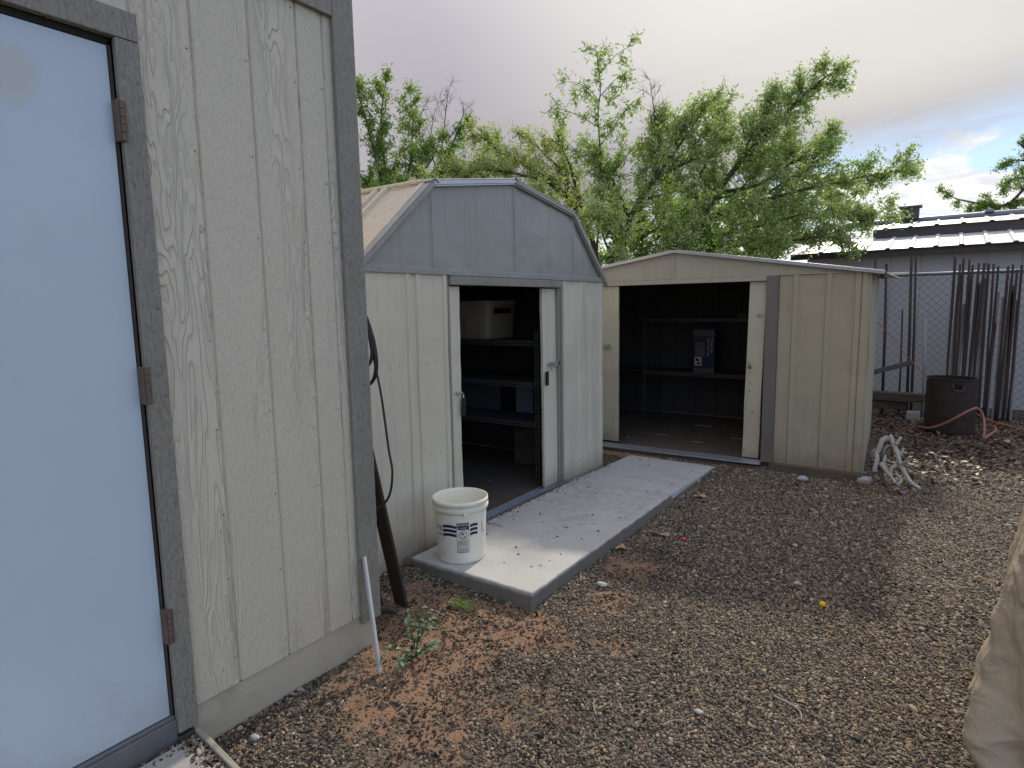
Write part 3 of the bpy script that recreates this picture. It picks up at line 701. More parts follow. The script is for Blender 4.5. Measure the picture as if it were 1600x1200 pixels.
    for a, z in ((2.74, 2.222), (3.565, 2.353), (4.39, 2.222)):   # small caps where the slopes meet
        b = MB(); b.add([(GX-.06, a-.035, z-.012), (GX+.042, a-.035, z-.012), (GX+.042, a, z+.006), (GX-.06, a, z+.006), (GX-.06, a+.035, z-.014), (GX+.042, a+.035, z-.014)],
                        [(0,1,2,3), (3,2,5,4)]); b.build('ridge_cap', 'gable', t, solid=.004)
    for a, z in ((2.74, 2.222), (3.565, 2.353), (4.39, 2.222)):
        MB().tube([(GX-.06, a, z+.002), (XB-.05, a, z+.002)], .014, 8).build('ridge_roll', 'roof1', t)
    # roof sheets
    for k, ((p, zp), (q, zq)) in enumerate(zip(prof, prof[1:])):
        L = math.hypot(q-p, zq-zp); d = Vector((0, q-p, zq-zp))/L; nn = Vector((0, -d.z, d.y))
        for j in range(5):
            xa, xb = max(0, j*.56-.16), min(j*.56+.40, 2.42)
            sheet(ribs_profile(xa, xb-.001, [xa+.04, xb-.04], .022, .022), 0, L,
                  lambda a, s, o: tuple(Vector((GX+.01-a, p, zp))+d*s+nn*o), 10, .004, 40+k*7+j).build('roof_panel', 'roof1', t, solid=.0015)
    # door frame, header, doors
    MB().box(GX-.012, GX+.024, 2.872, 4.20, 1.628, 1.682).build('door_header', 'frame1', t, bevel=.004)
    MB().box(GX-.03, GX+.004, 2.858, 2.879, .05, 1.683).build('door_frame', 'frame1', t, bevel=.002)
    b = MB(); b.box(GX-.03, GX+.006, 4.168, 4.196, .05, 1.627); b.box(GX-.03, GX+.012, 4.201, 4.231, .05, 1.683); b.build('door_frame', 'frame1', t, bevel=.003)
    def door(a, b_, s):
        pr = [(a, -.02), (a, 0)]+[(a+(b_-a)*i/10, 0) for i in range(1, 10)]+[(b_, 0), (b_, -.02)]
        return sheet(pr, .075, 1.62, lambda q, z, o: (GX-.018+o + .006*math.sin(z*2+s), q + .012*nz(z*2, s, 1), z), 30, .005, s).build('sliding_door', 'wall1', t, solid=.0015)
    d1 = door(2.35, 2.988, 61); d2 = door(3.975, 4.62, 70)
    for dd, yy, z in ((d1, 2.985, .865), (d2, 4.0, .935)):
        b = MB(); b.box(GX-.004, GX+.012, yy-.014, yy+.014, z-.055, z+.055)
        if dd is d1: b.box(GX-.03, GX-.004, yy+.012, yy+.024, z-.06, z+.05)
        b.build('door_handle', 'black', dd, bevel=.004)
    b = MB(); b.box(GX+.0, GX+.006, 4.03, 4.19, 1.025, 1.055); b.box(GX+.006, GX+.014, 4.12, 4.15, 1.02, 1.06); b.tube([(GX+.008, 4.03, 1.06), (GX+.014, 4.04, 1.02), (GX+.006, 4.06, .99)], .004, 6); b.build('hasp', 'alu', t, bevel=.001)
    b = MB(); b.tube([(GX+.0, 2.93, .955), (GX+.02, 2.95, .962), (GX+.012, 2.975, .945), (GX+.02, 2.965, .925)], .005, 6); b.box(GX-.003, GX+.004, 2.925, 2.975, .945, .965); b.build('hasp_loop', 'alu', t)
    # bottom track: three little rails
    b = MB(); b.box(GX-.06, GX+.05, 2.86, 4.25, .038, .058)
    for o in (-.06, -.02, .02, .046): b.box(GX+o, GX+o+.004, 2.86, 4.25, .0585, .074)
    b.build('bottom_track', 'alu', t)
    MB().box(GX-.05, GX+.016, y0, 2.856, .018, .036).build('base_rail', 'alu', t)
    MB().box(GX-.05, GX+.016, 4.254, y1, .018, .036).build('base_rail', 'alu', t)
gambrel()
def screws():
    for shed, pts, ax in (('barn_roof_metal_shed', [(y, z) for y in (2.20, 2.36, 2.44, 2.66, 2.75, 4.30, 4.42, 4.66, 4.80, 4.90) for z in (.06, .62, 1.17, 1.66)]+[(y, 1.704) for y in (2.3, 2.6, 2.9, 3.3, 3.7, 4.1, 4.5, 4.8)], 'x'),):
        b = MB()
        for y, z in pts:
            x = GX+(.0225 if z > 1.69 else .0035); y += .01*nz(y*9, z*9, 1)
            V = [(x+.003, y, z)]+[(x-.002, y+.0036*math.cos(k*1.047), z+.0036*math.sin(k*1.047)) for k in range(6)]
            b.add(V, [(0, 1+k, 1+(k+1) % 6) for k in range(6)])
        b.build('screw_heads', 'nail', bpy.data.objects[shed], kind='stuff')
screws()
# slotted steel shelf inside the barn-roofed shed
def slotted_bar(b, p, q, w=.035, th=.002, face=Vector((0, -1, 0))):
    """angle-iron bar with a row of slots: two edge strips and short bridges"""
    p = Vector(p); q = Vector(q); d = (q-p).normalized(); L = (q-p).length; u = face.cross(d).normalized()
    b.obox((p+q)/2+u*w*.40, u, face, d, w*.12, th, L/2); b.obox((p+q)/2-u*w*.40, u, face, d, w*.12, th, L/2)
    n = int(L/.03)
    for i in range(n+1): b.obox(p+d*(L*i/n), u, face, d, w*.30, th*.9, .0055)
    b.obox((p+q)/2-u*w*.5-face*.015, face, u, d, .015, th, L/2)
def shelf1():
    t = thing('slotted_steel_shelf', 'dark slotted steel shelving inside the barn-roofed shed', 'shelving', (-3.4, 4.4, .055))
    for x in (-2.66, -4.1):
        for y in (4.15, 4.78):
            b = MB(); slotted_bar(b, (x, y, .056), (x, y, 1.30)); b.build('upright', 'shelfmetal' if y < 4.3 else 'inner', t)
    for z in (1.20, .86, .53):
        s = MB().box(-4.1, -2.68, 4.17, 4.77, z, z+.012).build('shelf_board', 'inner', t)
        b = MB(); slotted_bar(b, (-4.09, 4.148, z-.012), (-2.68, 4.148, z-.012)); b.build('shelf_rail', 'shelfmetal', s)
shelf1()
def tote():
    t = thing('white_tote', 'large greyish white plastic tote on the top shelf of the barn-roofed shed', 'tote', (-3.4, 4.45, 1.213))
    b = MB(); x0, x1, y0, y1, z0, z1 = -3.80, -3.19, 4.22, 4.66, 1.2135, 1.50
    def f(u, v):
        a = u*2*math.pi; cx, cy = (x0+x1)/2, (y0+y1)/2; c, s = math.cos(a), math.sin(a); e = .22
        k = .95+.05*v; return (cx+(x1-x0)/2*k*math.copysign(abs(c)**e, c), cy+(y1-y0)/2*k*math.copysign(abs(s)**e, s), z0+(z1-z0)*v)
    b.grid(f, 64, 6); b.add([f(i/64, 0) for i in range(64)], [tuple(range(64))[::-1]]); b.build('tub', 'tote', t, smooth=True)
    b = MB(); g = lambda u, v: (lambda p: (p[0]+(p[0]-(x0+x1)/2)*.04, p[1]+(p[1]-(y0+y1)/2)*.05, z1+.001+.04*v))(f(u, 1))
    b.grid(g, 64, 1); b.add([g(i/64, 1) for i in range(64)], [tuple(range(64))]); b.build('lid', 'tote', t)
    b = MB(); b.box(x1-.002, x1+.03, 4.30, 4.52, 1.43, 1.475); b.build('handle', 'black', t)
    b = MB(); b.box(-3.68, -3.50, y0-.004, y0+.002, 1.25, 1.42); b.box(-3.45, -3.27, y0-.004, y0+.002, 1.25, 1.42); b.build('front_rib', 'tote', t, bevel=.003)
tote()
tag(MB().box(-3.95, -3.30, 4.50, 4.53, .545, .855).build('hardboard_sheet', 'greyblue', bevel=.003), 'grey-blue sheet standing on the middle shelf of the barn-roofed shed', 'sheet')
tag(MB().box(-3.11, -2.93, 4.50, 4.52, .545, .84).build('hardboard_sheet', 'paleboard', bevel=.003), 'small pale blue sheet beside the larger grey-blue sheet on the middle shelf', 'sheet')
tag(MB().box(-3.13, -2.99, 4.60, 4.68, .385, .455).build('brick', 'brick', bevel=.004), 'red brick wedged under the middle shelf of the barn-roofed shed', 'brick')
tag(MB().box(-3.18, -2.94, 4.56, 4.74, .0555, .384).build('wood_offcut', 'skid', bevel=.004), 'dark wooden block carrying the red brick in the barn-roofed shed', 'wood block')
# ------------------------------------------------------------------ low gable shed
HY = 5.72
def low_shed():
    t = thing('low_gable_metal_shed', 'tan metal shed with a low gable and a wide open door', 'shed', (-2.1, 6.7, 0))
    fy = lambda a, z, o: (a, HY-o, z)
    xl, xr, pk, zt, zp = -3.79, -.48, -2.10, 1.722, 1.972
    YB = 7.72
    for (a, b_, rb, s, mt) in ((-1.168, -1.064, [], 1.1, 'wall2'), (-1.0635, -.812, [-1.036], 4.1, 'wall2'), (-.8115, xr, [-.784, -.572, -.522], 7.7, 'wall2')):
        sheet(ribs_profile(a, b_, rb, .024, .011), .070, zt, fy, 36, .005, s).build('front_wall_panel', mt, t, solid=.0015)
    sheet(ribs_profile(xl, -2.90, [xl+.3, xl+.6]), .055, zt, fy, 10, .004, 3).build('front_wall_panel', 'wall2', t, solid=.0015)
    # side and back
    sx = lambda a: xr-.055*a
    sheet(ribs_profile(0, 2.0, [.07, .16, .30, .6, .9, 1.2, 1.5, 1.8], .024, .012), .06, zt, lambda a, z, o: (sx(a)+.002+o, HY+a, z), 14, .004, 9).build('side_wall', 'wall2', t, solid=.0015)
    sheet(ribs_profile(0, 2.0, [.3*k for k in range(1, 7)]), .06, zt, lambda a, z, o: (xl-.002-o, HY+a, z), 8, .004, 5).build('side_wall', 'wall2', t, solid=.0015)
    rz = lambda a: zt+(zp-zt)*(1-abs(a-pk)/1.70)
    sheet(ribs_profile(xl, xr-.11, [xl+.3*k for k in range(1, 11)]), .06, lambda a: rz(a)-.01, lambda a, z, o: (a, YB+o, z), 10, .003, 6).build('back_wall', 'wall2', t, solid=.0015)
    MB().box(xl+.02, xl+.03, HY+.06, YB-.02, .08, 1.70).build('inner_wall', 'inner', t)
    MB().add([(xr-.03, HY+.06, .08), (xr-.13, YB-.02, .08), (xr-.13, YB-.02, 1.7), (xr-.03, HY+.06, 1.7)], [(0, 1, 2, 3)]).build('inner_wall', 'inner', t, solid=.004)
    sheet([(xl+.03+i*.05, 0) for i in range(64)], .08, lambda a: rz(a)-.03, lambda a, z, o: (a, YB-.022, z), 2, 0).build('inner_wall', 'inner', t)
    for k in range(12): MB().box(xl+.15+k*.27, xl+.18+k*.27, YB-.045, YB-.023, .08, 1.69).build('wall_stud', 'inner', t)
    MB().box(xl+.03, xr-.14, YB-.06, YB-.0455, .94, .965).build('wall_girt', 'inner', t)
    MB().box(xl+.02, xr-.13, HY+.02, YB-.01, .0, .066).build('floor', 'floorwood', t)
    # gable
    for k, (a, b_) in enumerate(((xl, pk-.001), (pk+.001, -.43))):
        n = 24; pr = [(a+(b_-a)*i/n, .004) for i in range(n+1)]
        sheet(pr, zt+.006, lambda q: max(rz(q)-.004, zt+.0065), fy, 6, .0035, 60+k*5).build('gable_panel', 'gable2', t, solid=.0015)
    MB().box(pk-.004, pk+.004, HY-.010, HY-.002, zt+.008, zp-.01).build('gable_seam', 'gable2', t)
    MB().box(xl, -.43, HY-.016, HY-.002, zt-.008, zt+.005).build('gable_sill', 'gable2', t, bevel=.003)
    MB().box(-2.90, -1.273, HY-.018, HY+.01, 1.672, 1.713).build('door_header', 'gable2', t, bevel=.003)
    # roof halves, panels with ribs
    for sgn, e in ((-1, xl-.06), (1, -.395)):
        L = math.hypot(e-pk, .262); d = Vector((e-pk, 0, -(zp+.006-(zt-.012))))
        d.normalize(); nn = Vector((-d.z*sgn, 0, abs(d.x))) if 0 else Vector((0, 1, 0)).cross(d)*(1 if sgn > 0 else -1)
        if nn.z < 0: nn = -nn
        L = abs(e-pk)/abs(d.x)
        for j in range(4):
            ya, yb = j*.53, (j+1)*.53
            sheet(ribs_profile(ya, yb-.001, [ya+.03, yb-.03], .022, .012), 0, L, lambda a, s, o: tuple(Vector((pk, HY-.03+a, zp+.004))+d*s+nn*o), 8, .003, 80+j+9*sgn).build('roof_panel', 'roof1', t, solid=.0015)
        b = MB(); p0 = Vector((pk, HY-.044, zp+.006)); p1 = p0+d*(L+.005)
        b.add([p0+nn*.012, p1+nn*.012, p1-nn*.018, p0-nn*.018, p0+nn*.012+Vector((0, .012, 0)), p1+nn*.012+Vector((0, .012, 0)), p1-nn*.018+Vector((0, .012, 0)), p0-nn*.018+Vector((0, .012, 0))],
              [(0,1,2,3), (7,6,5,4), (0,4,5,1), (1,5,6,2), (2,6,7,3), (3,7,4,0)]).build('rake_trim', 'alu', t, bevel=.002)
    MB().box(pk-.03, pk+.03, HY-.05, HY+.02, zp+.016, zp+.024).build('ridge_cap', 'dark', t, bevel=.002)
    b = MB(); b.box(-.425, -.395, HY-.04, HY+.25, 1.66, 1.722); b.build('eave_end_cap', 'rust', t, bevel=.006)
    # post, doors
    MB().box(-1.272, -1.171, HY-.022, HY+.01, .062, 1.7135).build('door_post', 'brown', t, bevel=.004)
    def door(a, b_, s, nm='sliding_door'):
        pr = [(a, -.02), (a, 0)]+[(a+(b_-a)*i/8, 0) for i in range(1, 8)]+[(b_, 0), (b_, -.02)]
        return sheet(pr, .082, 1.668, lambda q, z, o: (q-.028*(1-z/1.7) if s > 90 else q, HY+.012-o+.012*math.exp(-((z-.3)/.18)**2)*(1 if s > 90 else 0), z), 30, .006, s).build(nm, 'door2', t, solid=.0015)
    d1 = door(-2.93, -2.683, 85); d2 = door(-1.415, -1.275, 95)
    b = MB(); b.tube([(-1.392, HY-.004, .955), (-1.40, HY-.03, .95), (-1.388, HY-.034, .93), (-1.38, HY-.02, .918)], .004, 6); b.tube([(-1.40, HY-.03, .915), (-1.375, HY-.03, .915)], .016, 8); b.build('padlock', 'nail', d2)
    b = MB()
    for x, z in ((-2.70, .55), (-2.70, .8), (-2.70, 1.0), (-2.70, 1.25)): b.box(x-.003, x+.003, HY+.004, HY+.009, z-.003, z+.003)
    b.build('rivets', 'rust', d1, kind='stuff')
    b = MB()
    for x, z in ((-1.33, 1.36), (-1.345, 1.37), (-1.33, 1.38), (-1.31, 1.37), (-1.39, .77), (-1.39, .70), (-1.36, .5)): b.box(x-.004, x+.004, HY-.002, HY+.006, z-.004, z+.004)
    b.build('rivets', 'rust', d2, kind='stuff')
    b = MB(); b.box(-2.865, -2.76, HY-.012, HY-.004, 1.055, 1.082); b.box(-2.80, -2.77, HY-.02, HY-.012, 1.05, 1.09); b.build('hasp', 'alu', t, bevel=.001)
    # sill and timber below
    MB().add([(-2.90, HY-.06, .035), (-1.27, HY-.06, .050), (-1.27, HY+.02, .072), (-2.90, HY+.02, .058), (-2.90, HY-.06, .02), (-1.27, HY-.06, .038), (-1.27, HY+.02, .04), (-2.90, HY+.02, .04)],
             [(0,1,2,3), (4,7,6,5), (0,4,5,1), (1,5,6,2), (2,6,7,3), (3,7,4,0)]).build('door_sill', 'alu', t, bevel=.002)
    MB().box(-2.92, -1.21, HY-.045, HY+.015, -.05, .019).build('skid_timber', 'skid', t, bevel=.005)
    MB().box(-1.205, -.475, HY-.018, HY+.03, -.035, .058).build('skid_timber', 'skid', t, bevel=.006)
    MB().box(-1.17, -.48, HY-.012, HY-.004, .0585, .069).build('base_rail', 'brown', t)
    return t
low_shed()
tag(MB().box(-.50, -.405, HY-.05, HY+.07, -.05, .03).build('concrete_block', 'block', bevel=.006), 'pale concrete block under the right front corner of the tan shed', 'concrete block')
def screws2():
    b = MB()
    for x in (-1.13, -1.085, -.99, -.92, -.86, -.74, -.66, -.605, -.50, -1.22):
        for z in ((.10, .62, .93, 1.69) if x > -1.2 else (.5, 1.0, 1.5)):
            y = HY-(.0255 if x < -1.2 else .0035); xx = x+.008*nz(x*9, z*9, 1)
            V = [(xx, y-.003, z)]+[(xx+.0038*math.cos(k*1.047), y+.002, z+.0038*math.sin(k*1.047)) for k in range(6)]
            b.add(V, [(0, 1+(k+1) % 6, 1+k) for k in range(6)])
    b.build('screw_heads', 'nail', bpy.data.objects['low_gable_metal_shed'], kind='stuff')
screws2()
def shelf2():
    t = thing('slotted_steel_shelf', 'dark slotted steel shelving along the back wall of the tan shed', 'shelving', (-2.2, 7.4, .066))
    for x in (-3.0, -1.15):
        for y in (7.16, 7.64):
            b = MB(); slotted_bar(b, (x, y, .067), (x, y, 1.34)); b.build('upright', 'inner', t)
    for z in (1.30, .655):
        s = MB().box(-3.4, -1.1, 7.17, 7.64, z, z+.012).build('shelf_board', 'inner', t)
        b = MB(); slotted_bar(b, (-3.0, 7.155, z-.01), (-1.1, 7.155, z-.01)); b.build('shelf_rail', 'shelfmetal', s)
    s = MB().box(-3.74, -3.41, 6.1, 7.64, .62, .634).build('shelf_board', 'inner', t)
    b = MB(); slotted_bar(b, (-3.41, 6.1, .61), (-3.41, 7.15, .61), face=Vector((1, 0, 0))); b.build('shelf_rail', 'shelfmetal', s)
shelf2()
def printed_box():
    t = thing('printed_box', 'narrow dark blue box with sideways white lettering on a shelf in the tan shed', 'box', (-2.26, 7.25, .668))
    x0, x1, y, z0, z1 = -2.40, -2.15, 7.19, .668, 1.18
    MB().box(x0, x1, y, y+.16, z0, z1).build('carton', 'cardboard', t, bevel=.003)
    yy = y-.002
    MB().box(x0, x1, yy, yy+.0015, z1-.08, z1-.002).build('flap_band', 'greyblue', t)
    MB().box(x0, x1, yy, yy+.0015, z0+.002, z0+.055).build('flap_band', 'greyblue', t)
    MB().box(x0+.02, x0+.135, yy, yy+.0015, z0+.19, z1-.15).build('picture', 'pink_print', t)
    p = MB().box(x0+.018, x0+.10, yy, yy+.0015, z0+.085, z0+.185).build('picture', 'print_', t)
    b = MB()
    for (cx, cz, r) in ((x0+.045, z0+.155, .017), (x0+.062, z0+.150, .014), (x0+.068, z0+.112, .018)):
        b.add([(cx+r*math.cos(k*.785), yy-.0006, cz+r*math.sin(k*.785)) for k in range(8)], [tuple(range(8))])
    b.build('picture_detail', 'rust', p)
    for k, (txt, xx) in enumerate((('Washer and', x1-.045), ('Steel Rug Toys', x1-.085))):
        V, F = text_tris(txt, .042)
        w = max(v[0] for v in V); s = (.175 if k == 0 else .21)/w
        P = [(xx+v[1]*1.0, yy-.0006, z1-.10-v[0]*s) for v in V]
        MB().add(P, F).build('lettering', 'print_', t)
printed_box()
tag(MB().grid(lambda u, v: (-1.88+(.045+.015*nz(u*3, v*3, 1))*math.cos(u*6.283)*math.sin(v*3.14), 7.30+.03*math.sin(u*6.283)*math.sin(v*3.14), 1.34+(.028+.01*nz(v*4, u*4, 2))*math.cos(v*3.14)), 14, 8).build('crumpled_rag', 'brown', smooth=True), 'small pale crumpled rag on the upper shelf of the tan shed', 'rag')
for i, (x, y, l, a, mt, nm, lb) in enumerate([(-2.5, 6.3, .13, .2, 'stake2', 'wood_chip', 'pale wood chip lying near the left of the tan shed floor'), (-2.05, 6.15, .12, -.1, 'stake2', 'wood_chip', 'pale wood chip lying just inside the tan shed door'),
        (-1.75, 6.5, .16, .3, 'stake2', 'wood_chip', 'long pale wood chip at the right of the tan shed floor'), (-1.65, 7.05, .2, .15, 'red', 'red_scrap', 'red scrap at the foot of the back wall of the tan shed'), (-2.3, 7.0, .2, 0, 'stake2', 'wood_chip', 'pale wood chip far back on the tan shed floor')]):
    d = Vector((math.cos(a), math.sin(a), 0)); tag(MB().beam(Vector((x, y, .074)), Vector((x, y, .074))+d*l, .006, .003).build(nm, mt), lb, 'scrap')
# ------------------------------------------------------------------ concrete slabs
def slab(x0, x1, y0, y1, za, zb_, nm, lb, mt, seed):
    b = MB(); nu, nv = 30, 60
    def top(u, v):
        x = x0+(x1-x0)*u; y = y0+(y1-y0)*v; z = za+(zb_-za)*v+.003*nz(x*3, y*3, seed)
        e = 1.0
        if u in (0, 1): x += .006*nz(y*14, seed, 1)
        if v in (0, 1): y += .006*nz(x*14, seed, 2)
        return (x, y, z)
    b.grid(top, nu, nv)
    rim = [top(i/nu, 0) for i in range(nu+1)]+[top(1, j/nv) for j in range(1, nv+1)]+[top(1-i/nu, 1) for i in range(1, nu+1)]+[top(0, 1-j/nv) for j in range(1, nv)]
    n = len(rim); V = list(rim)+[(p[0]+.004*nz(p[0]*20, p[1]*20, 5), p[1]+.004*nz(p[0]*20, p[1]*20, 9), -.04) for p in rim]
    b.add(V, [(i, i+n, (i+1) % n+n, (i+1) % n) for i in range(n)])
    o = b.build(nm, mt); me = o.data
    bm = bmesh.new(); bm.from_mesh(me); bmesh.ops.remove_doubles(bm, verts=bm.verts, dist=1e-5); bmesh.ops.recalc_face_normals(bm, faces=bm.faces); bm.to_mesh(me); bm.free()
    m = o.modifiers.new('b', 'BEVEL'); m.width = .008; m.segments = 2; m.limit_method = 'ANGLE'; m.angle_limit = math.radians(50)
    tag(o, lb, 'concrete slab')
slab(-2.40, -1.585, 2.405, 4.335, .088, .075, 'concrete_slab', 'long pale concrete slab in front of the barn-roofed shed, under the bucket', 'concrete', 3)
slab(-2.43, -1.61, 4.352, 5.47, .060, .026, 'concrete_slab', 'darker short concrete slab sloping down to the sill of the tan shed', 'concrete2', 8)
# crumbs on the slabs
def crumbs():
    n = 70; x = RNG.uniform(-2.35, -1.65, n); y = RNG.uniform(2.6, 5.3, n); s = RNG.uniform(.0025, .007, n)
    scatter('slab_crumbs', 'dark seeds and crumbs lying on the concrete slabs', x, y, np.where(y < 4.34, .088-.0067*(y-2.4), .073-.037*(y-4.34))+.003, s, RNG.random(n)*.5, M_inst('crumb', [(0, (.015, .012, .01)), (1, (.09, .06, .04))]), (1.5, .9, .5), 1, .3, 12)
    n = 500; x = -2.41+RNG.gamma(1.2, .02, n); y = RNG.uniform(2.5, 5.0, n); s = RNG.uniform(.002, .006, n)
    scatter('track_dirt', 'reddish dirt gathered along the door track', x, y, np.full(n, .084), s, RNG.random(n), M_inst('track_soil', [(0, (.04, .025, .018)), (1, (.3, .17, .1))]), (1.5, 1, .4), 1, .3, 14)
crumbs()
# ------------------------------------------------------------------ bucket
def bucket():
    cx, cy, z0 = -2.172, 2.575, .0875
    t = thing('plastic_bucket', 'off-white plastic bucket with navy stripes and warning label on the near slab end', 'bucket', (cx, cy, z0))
    H = .355
    prof = [(0, .004), (.118, .004), (.125, 0), (.131, .006), (.1335, .02), (.146, H-.075), (.1465, H-.062), (.1565, H-.060), (.157, H-.045), (.148, H-.043), (.149, H-.026), (.1575, H-.025), (.1575, H-.012), (.1555, H), (.1525, H), (.147, H-.012), (.143, H-.075), (.129, .02), (.12, .012), (0, .012)]
    MB().lathe(prof, 64, (cx, cy, z0)).build('shell', 'bucket', t, smooth=True, bevel=0)
    rim = MB().lathe([(.1465, H-.048), (.1590, H-.048), (.1590, H-.041), (.1465, H-.041)], 64, (cx, cy, z0), closed=True).build('rim_ring', 'bucket', t)
    R = lambda z: .1335+(.146-.1335)*(z-.02)/(H-.095)+.0006
    ang0 = math.atan2(-cy, -cx)+.07      # the label faces the camera
    def wrap(V, F, uc, zc, name, mat='ink', k=1.0, th=.0):
        P = []
        for x, y, *_ in V:
            z = zc+y; a = ang0+(uc+x)/.142; r = R(z)*1.0+th; P.append((cx+r*math.cos(a), cy+r*math.sin(a), z0+z))
        return P, F
    b = MB()
    def rect(u0, u1, z0_, z1_, curve=0.0, th=.0):
        n = 10; V = []; 
        for i in range(n+1):
            q = i/n; dz = curve*math.sin(math.pi*q); V += [(u0+(u1-u0)*q, z0_+dz), (u0+(u1-u0)*q, z1_+dz)]
        F = [(2*i, 2*i+2, 2*i+3, 2*i+1) for i in range(n)]
        P, F = wrap(V, F, 0, 0, '', th=th); b.add(P, F)
    for k in range(3):
        z = .216-.024*k
        rect(-.118, -.036, z-.006, z+.010, .005); rect(.040, .088, z-.002, z+.014, .004)
    b.build('navy_stripes', 'ink', t)
    b = MB()
    u0, u1, za, zb_ = -.034, .034, .072, .243
    for q in ((u0, u1, zb_-.002, zb_), (u0, u1, za, za+.002), (u0, u0+.002, za, zb_), (u1-.002, u1, za, zb_), (u0, u1, .142, .1435), (u0, u1, .103, .1045)): rect(*q)
    rect(u0, u1, .203, zb_-.003)
    for k in range(13):
        z = .137-.0052*k
        if abs(z-.1035) < .003: continue
        rr = random.Random(k); u = u0+.004
        while u < u1-.012:
            l = rr.uniform(.004, .011); rect(u, min(u+l, u1-.004), z, z+.0022); u += l+.0018
    n = 28; V = []; F = []
    for i in range(n):
        a = 2*math.pi*i/n; V += [(.024*math.cos(a), .173+.024*math.sin(a)), (.0205*math.cos(a), .173+.0205*math.sin(a))]
    F = [(2*i, (2*i+2) % (2*n), (2*i+3) % (2*n), 2*i+1) for i in range(n)]; P, F = wrap(V, F, 0, 0, ''); b.add(P, F)
    c, s_ = math.cos(2.36), math.sin(2.36)
    V = [(.022*c-.0018*s_, .173+.022*s_+.0018*c), (.022*c+.0018*s_, .173+.022*s_-.0018*c), (-.022*c+.0018*s_, .173-.022*s_-.0018*c), (-.022*c-.0018*s_, .173-.022*s_+.0018*c)]
    P, F = wrap(V, [(0, 1, 2, 3)], 0, 0, ''); b.add(P, F)
    rect(-.011, -.009, .157, .176); rect(.005, .007, .157, .176); rect(-.011, .007, .157, .159); rect(-.011, .007, .174, .176); rect(-.005, .003, .176, .187); rect(.004, .011, .18, .183)
    b.build('warning_label', 'ink', t)
    b = MB()
    for txt, sz, zc in (('WARNING', .0135, .2265), ('AVISO', .0125, .209)):
        V, F = text_tris(txt, sz); w = max(v[0] for v in V); P, F = wrap([(v[0]-w/2+.004, v[1]) for v in V], F, 0, zc, '', th=.0006); b.add(P, F)
    for zc in (.2265, .209):
        P, F = wrap([(-.0305, 0), (-.0215, 0), (-.026, .009)], [(0, 1, 2)], 0, zc, '', th=.0006); b.add(P, F)
    b.build('label_lettering', 'bucket', t)
    b = MB()
    for txt, sz, u, zc in (('ing', .046, -.124, .197), ('APPLE', .022, -.105, .160), ('LB', .010, -.15, .137), ('NET', .011, -.108, .141), ('48', .009, -.138, .125), ('J', .05, .118, .192), ('CO', .021, .125, .160), ('NET', .009, .15, .135)):
        V, F = text_tris(txt, sz); w = max(v[0] for v in V); u = u-w if u < 0 else u; P, F = wrap([(v[0], v[1]) for v in V], F, u, zc, ''); b.add(P, F)
    b.build('printed_words', 'ink', t)
    # bail ear
    a = ang0+.1; 
    for aa in (ang0+.12, ang0+.12+math.pi):
        b = MB(); c = Vector((cx+.152*math.cos(aa), cy+.152*math.sin(aa), z0+H-.066)); n_ = Vector((math.cos(aa), math.sin(aa), 0)); u = Vector((-n_.y, n_.x, 0))
        b.obox(c, n_, u, Vector((0, 0, 1)), .006, .014, .010); b.build('handle_ear', 'bucket', t, bevel=.002)
bucket()
# ------------------------------------------------------------------ boards, cable, strip at the corner
b = MB().beam((-2.165, 2.085, .0), (-2.155, 1.835, 1.12), .042, .008, Vector((0, 1, 0)))
tag(b.build('leaning_plank', 'darkboard', bevel=.002), 'wide dark brown plank leaning behind the grey corner trim', 'plank')
b = MB().beam((-2.215, 1.99, .0), (-2.16, 1.825, .66), .014, .012, Vector((0, 1, 0)))
tag(b.build('leaning_batten', 'darkboard', bevel=.002), 'short dark batten leaning behind the wide dark plank', 'batten')
b = MB().beam((-1.832, 1.625, -.005), (-1.995, 1.712, .43), .0165, .005, Vector((1, .6, 0)))
tag(b.build('grey_strip', 'stick', bevel=.0015), 'thin pale grey strip leaning on the foot of the corner trim', 'strip')
def smooth_path(P, n=8):
    P = [Vector(p) for p in P]; out = []
    for i in range(len(P)-1):
        p0 = P[max(i-1, 0)]; p1 = P[i]; p2 = P[i+1]; p3 = P[min(i+2, len(P)-1)]
        for k in range(n):
            s = k/n; out.append(.5*((2*p1)+(p2-p0)*s+(2*p0-5*p1+4*p2-p3)*s*s+(3*p1-p0-3*p2+p3)*s**3))
    out.append(P[-1]); return out
def cable():
    b = MB()
    L = [[(555, 500, 1.85), (563, 484, 1.86), (574, 515, 1.87), (583, 560, 1.87), (595, 620, 1.86), (606, 700, 1.86), (612, 738, 1.86), (607, 775, 1.86), (590, 793, 1.85), (570, 790, 1.84)],
         [(555, 495, 1.84), (565, 492, 1.85), (576, 530, 1.86), (581, 565, 1.86), (579, 588, 1.86), (572, 600, 1.85), (560, 600, 1.84)],
         [(555, 505, 1.83), (566, 505, 1.845), (573, 535, 1.85), (575, 555, 1.85), (570, 570, 1.84), (558, 575, 1.83)],
         [(556, 498, 1.845), (566, 497, 1.855), (577, 528, 1.865), (582.5, 562, 1.865), (581, 585, 1.865), (574, 597, 1.855), (562, 597, 1.845)]]
    for k, l in enumerate(L): b.tube(smooth_path([ony(p[0]+(1 if k == 0 else 6), p[1], p[2]) for p in l]), .0055 if k == 0 else .0075, 8)
    b.tube([(-2.16, 1.787, 1.47), (-2.16, 1.88, 1.475)], .005, 6)
    tag(b.build('coiled_cable', 'rubber', smooth=True), 'black cable coil hanging at the corner with one long loop', 'cable')
cable()
